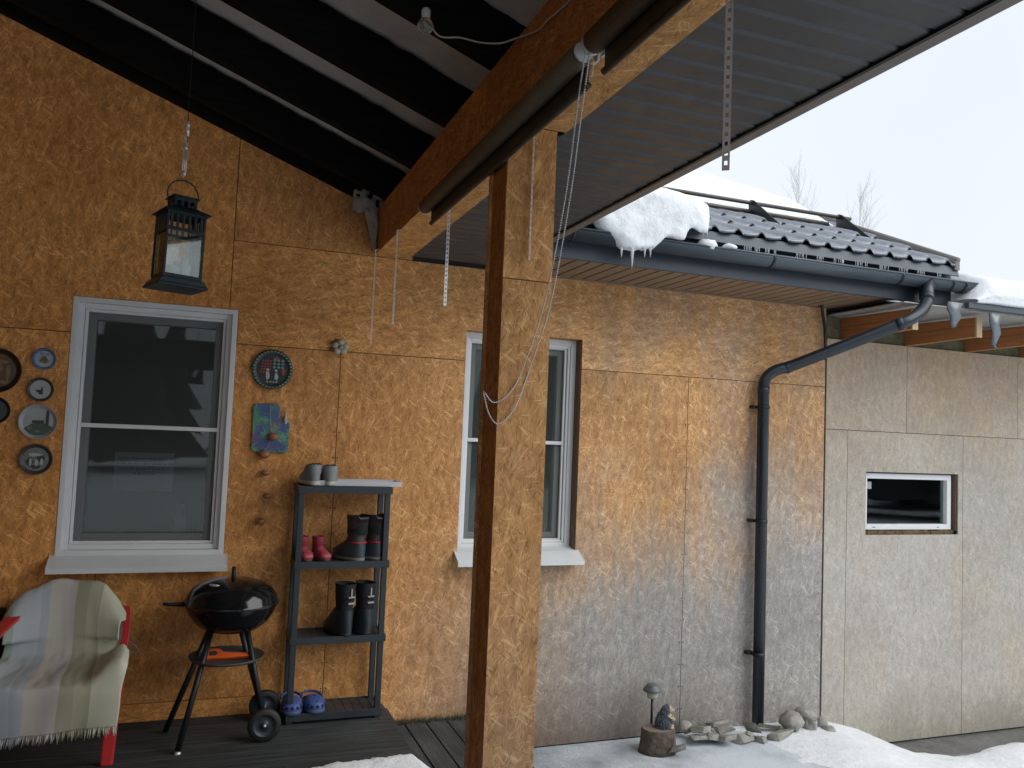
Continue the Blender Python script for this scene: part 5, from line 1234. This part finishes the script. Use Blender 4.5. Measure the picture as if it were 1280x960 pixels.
rocks = [
 (877, 910, 4.98, .16, .045, .15, (-14, 6, 10), FS, 1, 'flat greenish stone, leftmost slab of the pile'),
 (899, 903, 5.06, .18, .04, .14, (-16, -4, -5), FS, 1, 'flat slab lying highest on the left of the pile, against the wall'),
 (905, 909, 5.00, .15, .055, .10, (-5, -7, 0), FS, 1, 'thick slab with a pale square front left of the downpipe'),
 (891, 919, 4.93, .12, .035, .12, (5, 12, 20), FS, 1, 'thin dark edged slab in front of the leftmost slab'),
 (905, 921, 4.90, .17, .035, .16, (-18, -6, 0), FS, 1, 'snow dusted flat slab at the front of the pile'),
 (930, 921, 4.90, .14, .075, .08, (-30, 0, 15), FS, 1, 'pointed triangular stone in the middle front of the pile'),
 (941, 909, 4.95, .15, .030, .12, (-22, 34, 0), FS, 1, 'tilted slab leaning just left of the downpipe foot'),
 (938, 918, 4.92, .13, .030, .10, (-12, 32, 10), FS, 1, 'lower tilted slab under the leaning one'),
 (972, 918, 4.90, .22, .065, .16, (-12, -5, -8), FS, 1, 'largest flat slab, right in front of the downpipe'),
 (963, 907, 5.00, .17, .030, .12, (-12, 10, 0), FS, 1, 'thin slab behind the largest one at the downpipe foot'),
 (951, 923, 4.87, .09, .05, .08, (-15, 0, 30), FS, 1, 'small wedge stone between the pointed stone and largest slab'),
 (989, 900, 4.97, .17, .13, .14, (0, 5, 0), BS, 0, 'large rounded pale boulder right of the downpipe'),
 (1008, 892, 5.05, .17, .09, .12, (0, 18, 0), BS, 0, 'rounded grey boulder lying highest at the wall corner'),
 (1014, 904, 4.97, .11, .11, .10, (0, 0, 40), BS, 0, 'rounded stone under the highest boulder'),
 (1027, 903, 5.00, .085, .09, .09, (0, 24, 70), BS, 0, 'small rounded stone at the corner seam of the walls'),
 (1035, 914, 4.93, .115, .11, .10, (0, 20, 20), BS, 0, 'rounded stone at the right end of the pile, leaning down the slope'),
 (849, 934, 4.78, .12, .035, .14, (-30, 12, 15), FS, 1, 'flat slab leaning on the right side of the log slice'),
 (872, 920, 4.93, .12, .03, .10, (-10, 3, 0), FS, 1, 'small snow dusted slab between log slice and stone pile'),
 (985, 942, 4.72, .15, .028, .09, (-6, 12, -10), FS, 1, 'thin dark slab half sunk in the snow before the pile'),
 (1012, 951, 4.66, .045, .04, .03, (0, 0, 0), FS, 1, 'tiny dark stone poking out of the snow'),
 (1054, 917, 4.97, .10, .05, .10, (0, 10, 0), BS, 0, 'low grey stone sunk beside the annex wall'),
 (856, 907, 5.08, .10, .09, .08, (0, 10, 0), BS, 0, 'dark stone behind the hedgehog at the wall foot'),
 (1068, 931, 4.85, .04, .035, .03, (0, 0, 0), FS, 1, 'tiny dark chip in the snow below the annex corner'),
]
for i, (px, py, Y, w_, h_, d_, tl, mt, fl_, lb_) in enumerate(rocks): rock(px, py, Y, w_, h_, d_, tl, 11+i*7, mt, lb_, bool(fl_))
# dry moss where deck step meets the wall
q = MB()
for k in range(500):
    x_ = random.uniform(1.18, 1.85); y_ = random.uniform(5.07, 5.145); q.tube([(x_, y_, -.122), (x_+random.uniform(-.02, .02), y_+random.uniform(-.02, .0), -.122+random.uniform(.005, .035))], [.0022, .0006], 3)
tag(q.build('moss_and_grass', M['straw']), 'dry moss and grass along the wall foot by the step', 'moss', kind='stuff')

# ================================================================== ROOF SNOW AND ICE
out = [(730, 262), (745, 275), (752, 287), (764, 298), (770, 304), (778, 314), (786, 314.5), (793, 317), (800, 313), (806, 317), (812, 312), (816, 316), (822, 309), (829, 301), (833, 298), (845, 301), (857, 302), (860, 293), (867, 283), (872, 287), (880, 292), (888, 291), (890, 275), (889, 258), (870, 247), (845, 240), (815, 232), (780, 232)]
pl_ = [atY(x_, y_, 4.43) for x_, y_ in out]
q = MB(); rings = []; NR = 9
ctr = sum((p_ for p_ in pl_), Vector())/len(pl_)
TT = [0, .012, .035, .07, .16, .34, .55, .78, 1]; SS = [.74, .88, .955, .99, 1.02, 1.03, 1.03, 1.03, 1.0]
for k in range(NR):
    t = TT[k]; ring = []
    for p_ in pl_:
        s_ = SS[k]*1.02; zf = p_.z
        lift = TS*max(0, t*1.25-.02)
        zz = ctr.z+(p_.z-ctr.z)*s_
        roof_z = ty(4.40+1.25*t)+.0 if t > .1 else -9
        zz = zz+lift*.55
        zz = max(zz, roof_z) if t > .1 else zz
        ring.append((ctr.x+(p_.x-ctr.x)*s_+.0, 4.395+1.25*t, zz))
    rings.append(ring)
q.loft(rings)
sn = q.build('roof_snow', M['snow'])
rm = sn.modifiers.new('remesh', 'REMESH'); rm.mode = 'VOXEL'; rm.voxel_size = .012; rm.use_smooth_shade = True
sm_ = sn.modifiers.new('smooth', 'SMOOTH'); sm_.iterations = 4; sm_.factor = .6
tx = bpy.data.textures.new('lumps', 'CLOUDS'); tx.noise_scale = .22
ds = sn.modifiers.new('displace', 'DISPLACE'); ds.texture = tx; ds.strength = .04; ds.mid_level = .5
tag(sn, 'big white snow lump sliding off the tiles over the gutter', 'snow')
for i, (px, py, w_, h_) in enumerate(((887.5, 305, .14, .085), (915, 308, .09, .05))):
    c = atY(px, py, 4.44); q = MB(); q.ball((c.x, 4.47, c.z-.004), .5, 16, sq=(w_, .12, h_)); 
    q.v = [(x_+.008*noise.noise(Vector((x_*40, y_*40, z_*40))), y_, z_+.012*noise.noise(Vector((x_*30, y_*30, z_*30+5)))) for x_, y_, z_ in q.v]
    tag(q.build('gutter_snow', M['snow']), ['larger lump of snow sitting in the gutter next to the big snow mass', 'small pointed bit of snow in the gutter, right of the larger lump'][i], 'snow')
# icicles under the lump
icm = M['ice']
def icicle(px, y0, y1, Y, r0, label, grp='icicles along the roof edges'):
    a, b_ = atY(px, y0, Y), atY(px, y1, Y); L = a.z-b_.z
    q = MB(); q.tube([(0, 0, 0), (0, 0, -L*.35), (.001, 0, -L*.7), (0, 0, -L)], [r0, r0*.7, r0*.42, r0*.12], 7)
    o = q.build('icicle', icm); o.location = a; tag(o, label, 'icicle', grp); return o
icicle(790.5, 310, 336, 4.40, .013, 'longest icicle, hanging from the big snow lump', None)
for px, w_ in ((777, 'left of the longest one'), (806, 'just right of the longest one'), (813, 'last one on its right')): icicle(px, 310, 322, 4.40, .009, 'short icicle under the big snow lump, '+w_, 'icicles under the big snow lump')
for px, w_ in ((879, 'left'), (884, 'right')): icicle(px, 288, 296, 4.42, .005, w_+' one of two tiny icicles at the right end of the snow lump', 'icicles at the snow lump end')
ic = None
groups = [(931, 3), (937, 2), (944, 4), (957, 3), (962, 1), (968, 2), (996, 3), (1003, 2), (1008, 1), (1022, 3), (1027, 2), (1043, 2), (1049, 4), (1053, 2), (1070, 3), (1076, 2), (1082, 2), (1100, 3), (1106, 2), (1111, 1), (1125, 3), (1131, 3), (1147, 3), (1152, 3), (1172, 3)]
for gx_, n in groups:
    for k in range(n):
        px = gx_+k*1.9+random.uniform(-.4, .4); a = atY(px, 300, 4.507)
        if ic is None:
            q = MB(); q.tube([(0, 0, 0), (0, 0, -.03), (0, 0, -.06)], [.0030, .0022, .0006], 6); ic = q.build('icicle', icm); o = ic
        else: o = ic.copy(); COL.objects.link(o)
        o.location = (a.x, 4.507, 2.998); s_ = random.uniform(.6, 1.15); o.scale = (1, 1, s_)
        tag(o, 'thin icicle on the metal drip edge above the gutter', 'icicle', 'icicles on the drip edge')
for k in range(26):
    X_ = 6.2+k*.032+random.uniform(-.01, .01); o = ic.copy(); COL.objects.link(o); o.location = (X_, 4.362, 2.737); s_ = random.uniform(.5, 1.6); o.scale = (1.2, 1.2, s_)
    tag(o, 'thin icicle on the edge of the snowy annex roof', 'icicle', 'icicles on the annex roof edge')
# snow held behind the guard and on the roof above
q = MB()
def rs_(u, v):
    X_ = 2.0+3.02*u; Y_ = 5.60+2.55*v; e = min(1, v*7)*min(1, (1-u)*14+.0)
    return (X_, Y_, ty(Y_)+.01+.18*min(1, e)**.5*(1-.2*u)+.03*noise.noise(Vector((X_*1.5, Y_*1.5, 0)))*e)
q.grid(rs_, 90, 70); q.v = q.v
tag(q.build('roof_snow', M['snow'], recalc=False), 'smooth snow blanket held behind the rail on the upper roof', 'snow')
# snow on the annex roof
q = MB()
def top_a(X_, Y_): return 2.98+.06*min(1, (Y_-4.3)/1.2)+.02*noise.noise(Vector((X_*1.7, Y_*1.7, 9)))-.0*(X_-5.2)
def ss(u, v):
    X_ = 5.16+5.3*u; 
    P = [(4.40, 2.778), (4.335, 2.785), (4.325, 2.84), (4.345, 2.92), (4.42, 2.99), (4.6, 3.05), (5.2, 3.12), (7.5, 3.35)]
    k = v*(len(P)-1); i = min(int(k), len(P)-2); t = k-i; y_ = P[i][0]*(1-t)+P[i+1][0]*t; z_ = P[i][1]*(1-t)+P[i+1][1]*t
    n = noise.noise(Vector((X_*2.3, y_*2.3, z_*2.3))); e = min(1, u*30+.15)
    return (X_-.0, y_+.02*n, 2.775+(z_-2.775)*e+.02*n*(1 if v > .2 else 0))
q.grid(ss, 160, 42)
tag(q.build('annex_snow', M['snow'], recalc=False), 'thick snow layer lying on the low annex roof', 'snow')
q = MB()
def s3(u, v):
    X_ = 4.56+.66*u; Y_ = 4.50+.9*v; n = noise.noise(Vector((X_*7, Y_*7, 2)))
    return (X_, Y_, 2.742+.05*min(1, v*5)*min(1, (1-v)*5+.3)+.02*n)
q.grid(s3, 30, 40); tag(q.build('annex_snow', M['snow'], recalc=False), 'loose snow pushed under the gutter above the first rafter', 'snow')

# ================================================================== TREES
tw = simple('haze_faded_twig', (.5, .49, .48), .9, bump=0)  # pale tone carries the haze that fades the far birches
fol = simple('dark_spruce_foliage', (.028, .034, .030), .95, var=.5, scale=3, bump=0)
def birch(px, py, Y, seed, label, spread=1.0):
    rnd = random.Random(seed); tp = atY(px, py, Y); t = thing('birch_tree', (tp.x, Y, -.5), label, 'tree', 'bare birches behind the roof')
    q = MB(); q.tube([(tp.x+.3, Y, -.5), (tp.x+.1, Y, tp.z*.5), (tp.x, Y, tp.z)], [.10, .05, .012], 8); q.build('trunk', tw, t)
    q = MB()
    def br(p, d, L, r, dep):
        pts = [p]; dd = d.copy()
        for i in range(4): dd = (dd+Vector((rnd.uniform(-.12, .12), rnd.uniform(-.12, .12), .06))).normalized(); pts.append(pts[-1]+dd*L/4)
        q.tube(pts, [r, r*.8, r*.6, r*.45, r*.3], 4, caps=False)
        if dep:
            for i in range(4): br(pts[1+i % 4], (dd+Vector((rnd.uniform(-.8, .8), rnd.uniform(-.8, .8), rnd.uniform(-.1, .5)))).normalized(), L*.5, r*.5, dep-1)
    for k in range(30):
        f = .60+.385*k/30; z = -.5+(tp.z+.5)*f; a = rnd.uniform(0, 6.28); L = (1-f)*4.0*spread+.9
        br(Vector((tp.x+.3*(1-f), Y, z)), Vector((math.cos(a)*.45, math.sin(a)*.45, .9)).normalized(), L, .014, 2)
    q.build('crown', tw, t, recalc=False)
birch(999, 212, 38, 3, 'bare birch top rising behind the roof, left of the two')
birch(1075, 238, 36, 5, 'bare birch top rising behind the roof end, right of the two')
q = MB(); rnd = random.Random(9)  # trees added out of view to give the windows dark reflections
for k in range(110):
    a = R(rnd.uniform(160, 380)); d = rnd.uniform(20, 34); x_, y_ = d*math.cos(a), d*math.sin(a)-6; h_ = rnd.uniform(5, 9)
    for j in range(6):
        z0 = -.4+h_*(.08+.15*j); r_ = (1-j/6.3)*h_*.24
        q.add([(x_, y_, z0+h_*.28)]+[(x_+r_*(1+.25*rnd.uniform(-1, 1))*math.cos(2*math.pi*i/9), y_+r_*math.sin(2*math.pi*i/9), z0+rnd.uniform(-.3, .1)) for i in range(9)], [(0, 1+i, 1+(i+1) % 9) for i in range(9)])
tag(q.build('reflection_trees', fol, recalc=False), 'dark trees added behind the camera to deepen the window reflections', 'wood', kind='stuff')
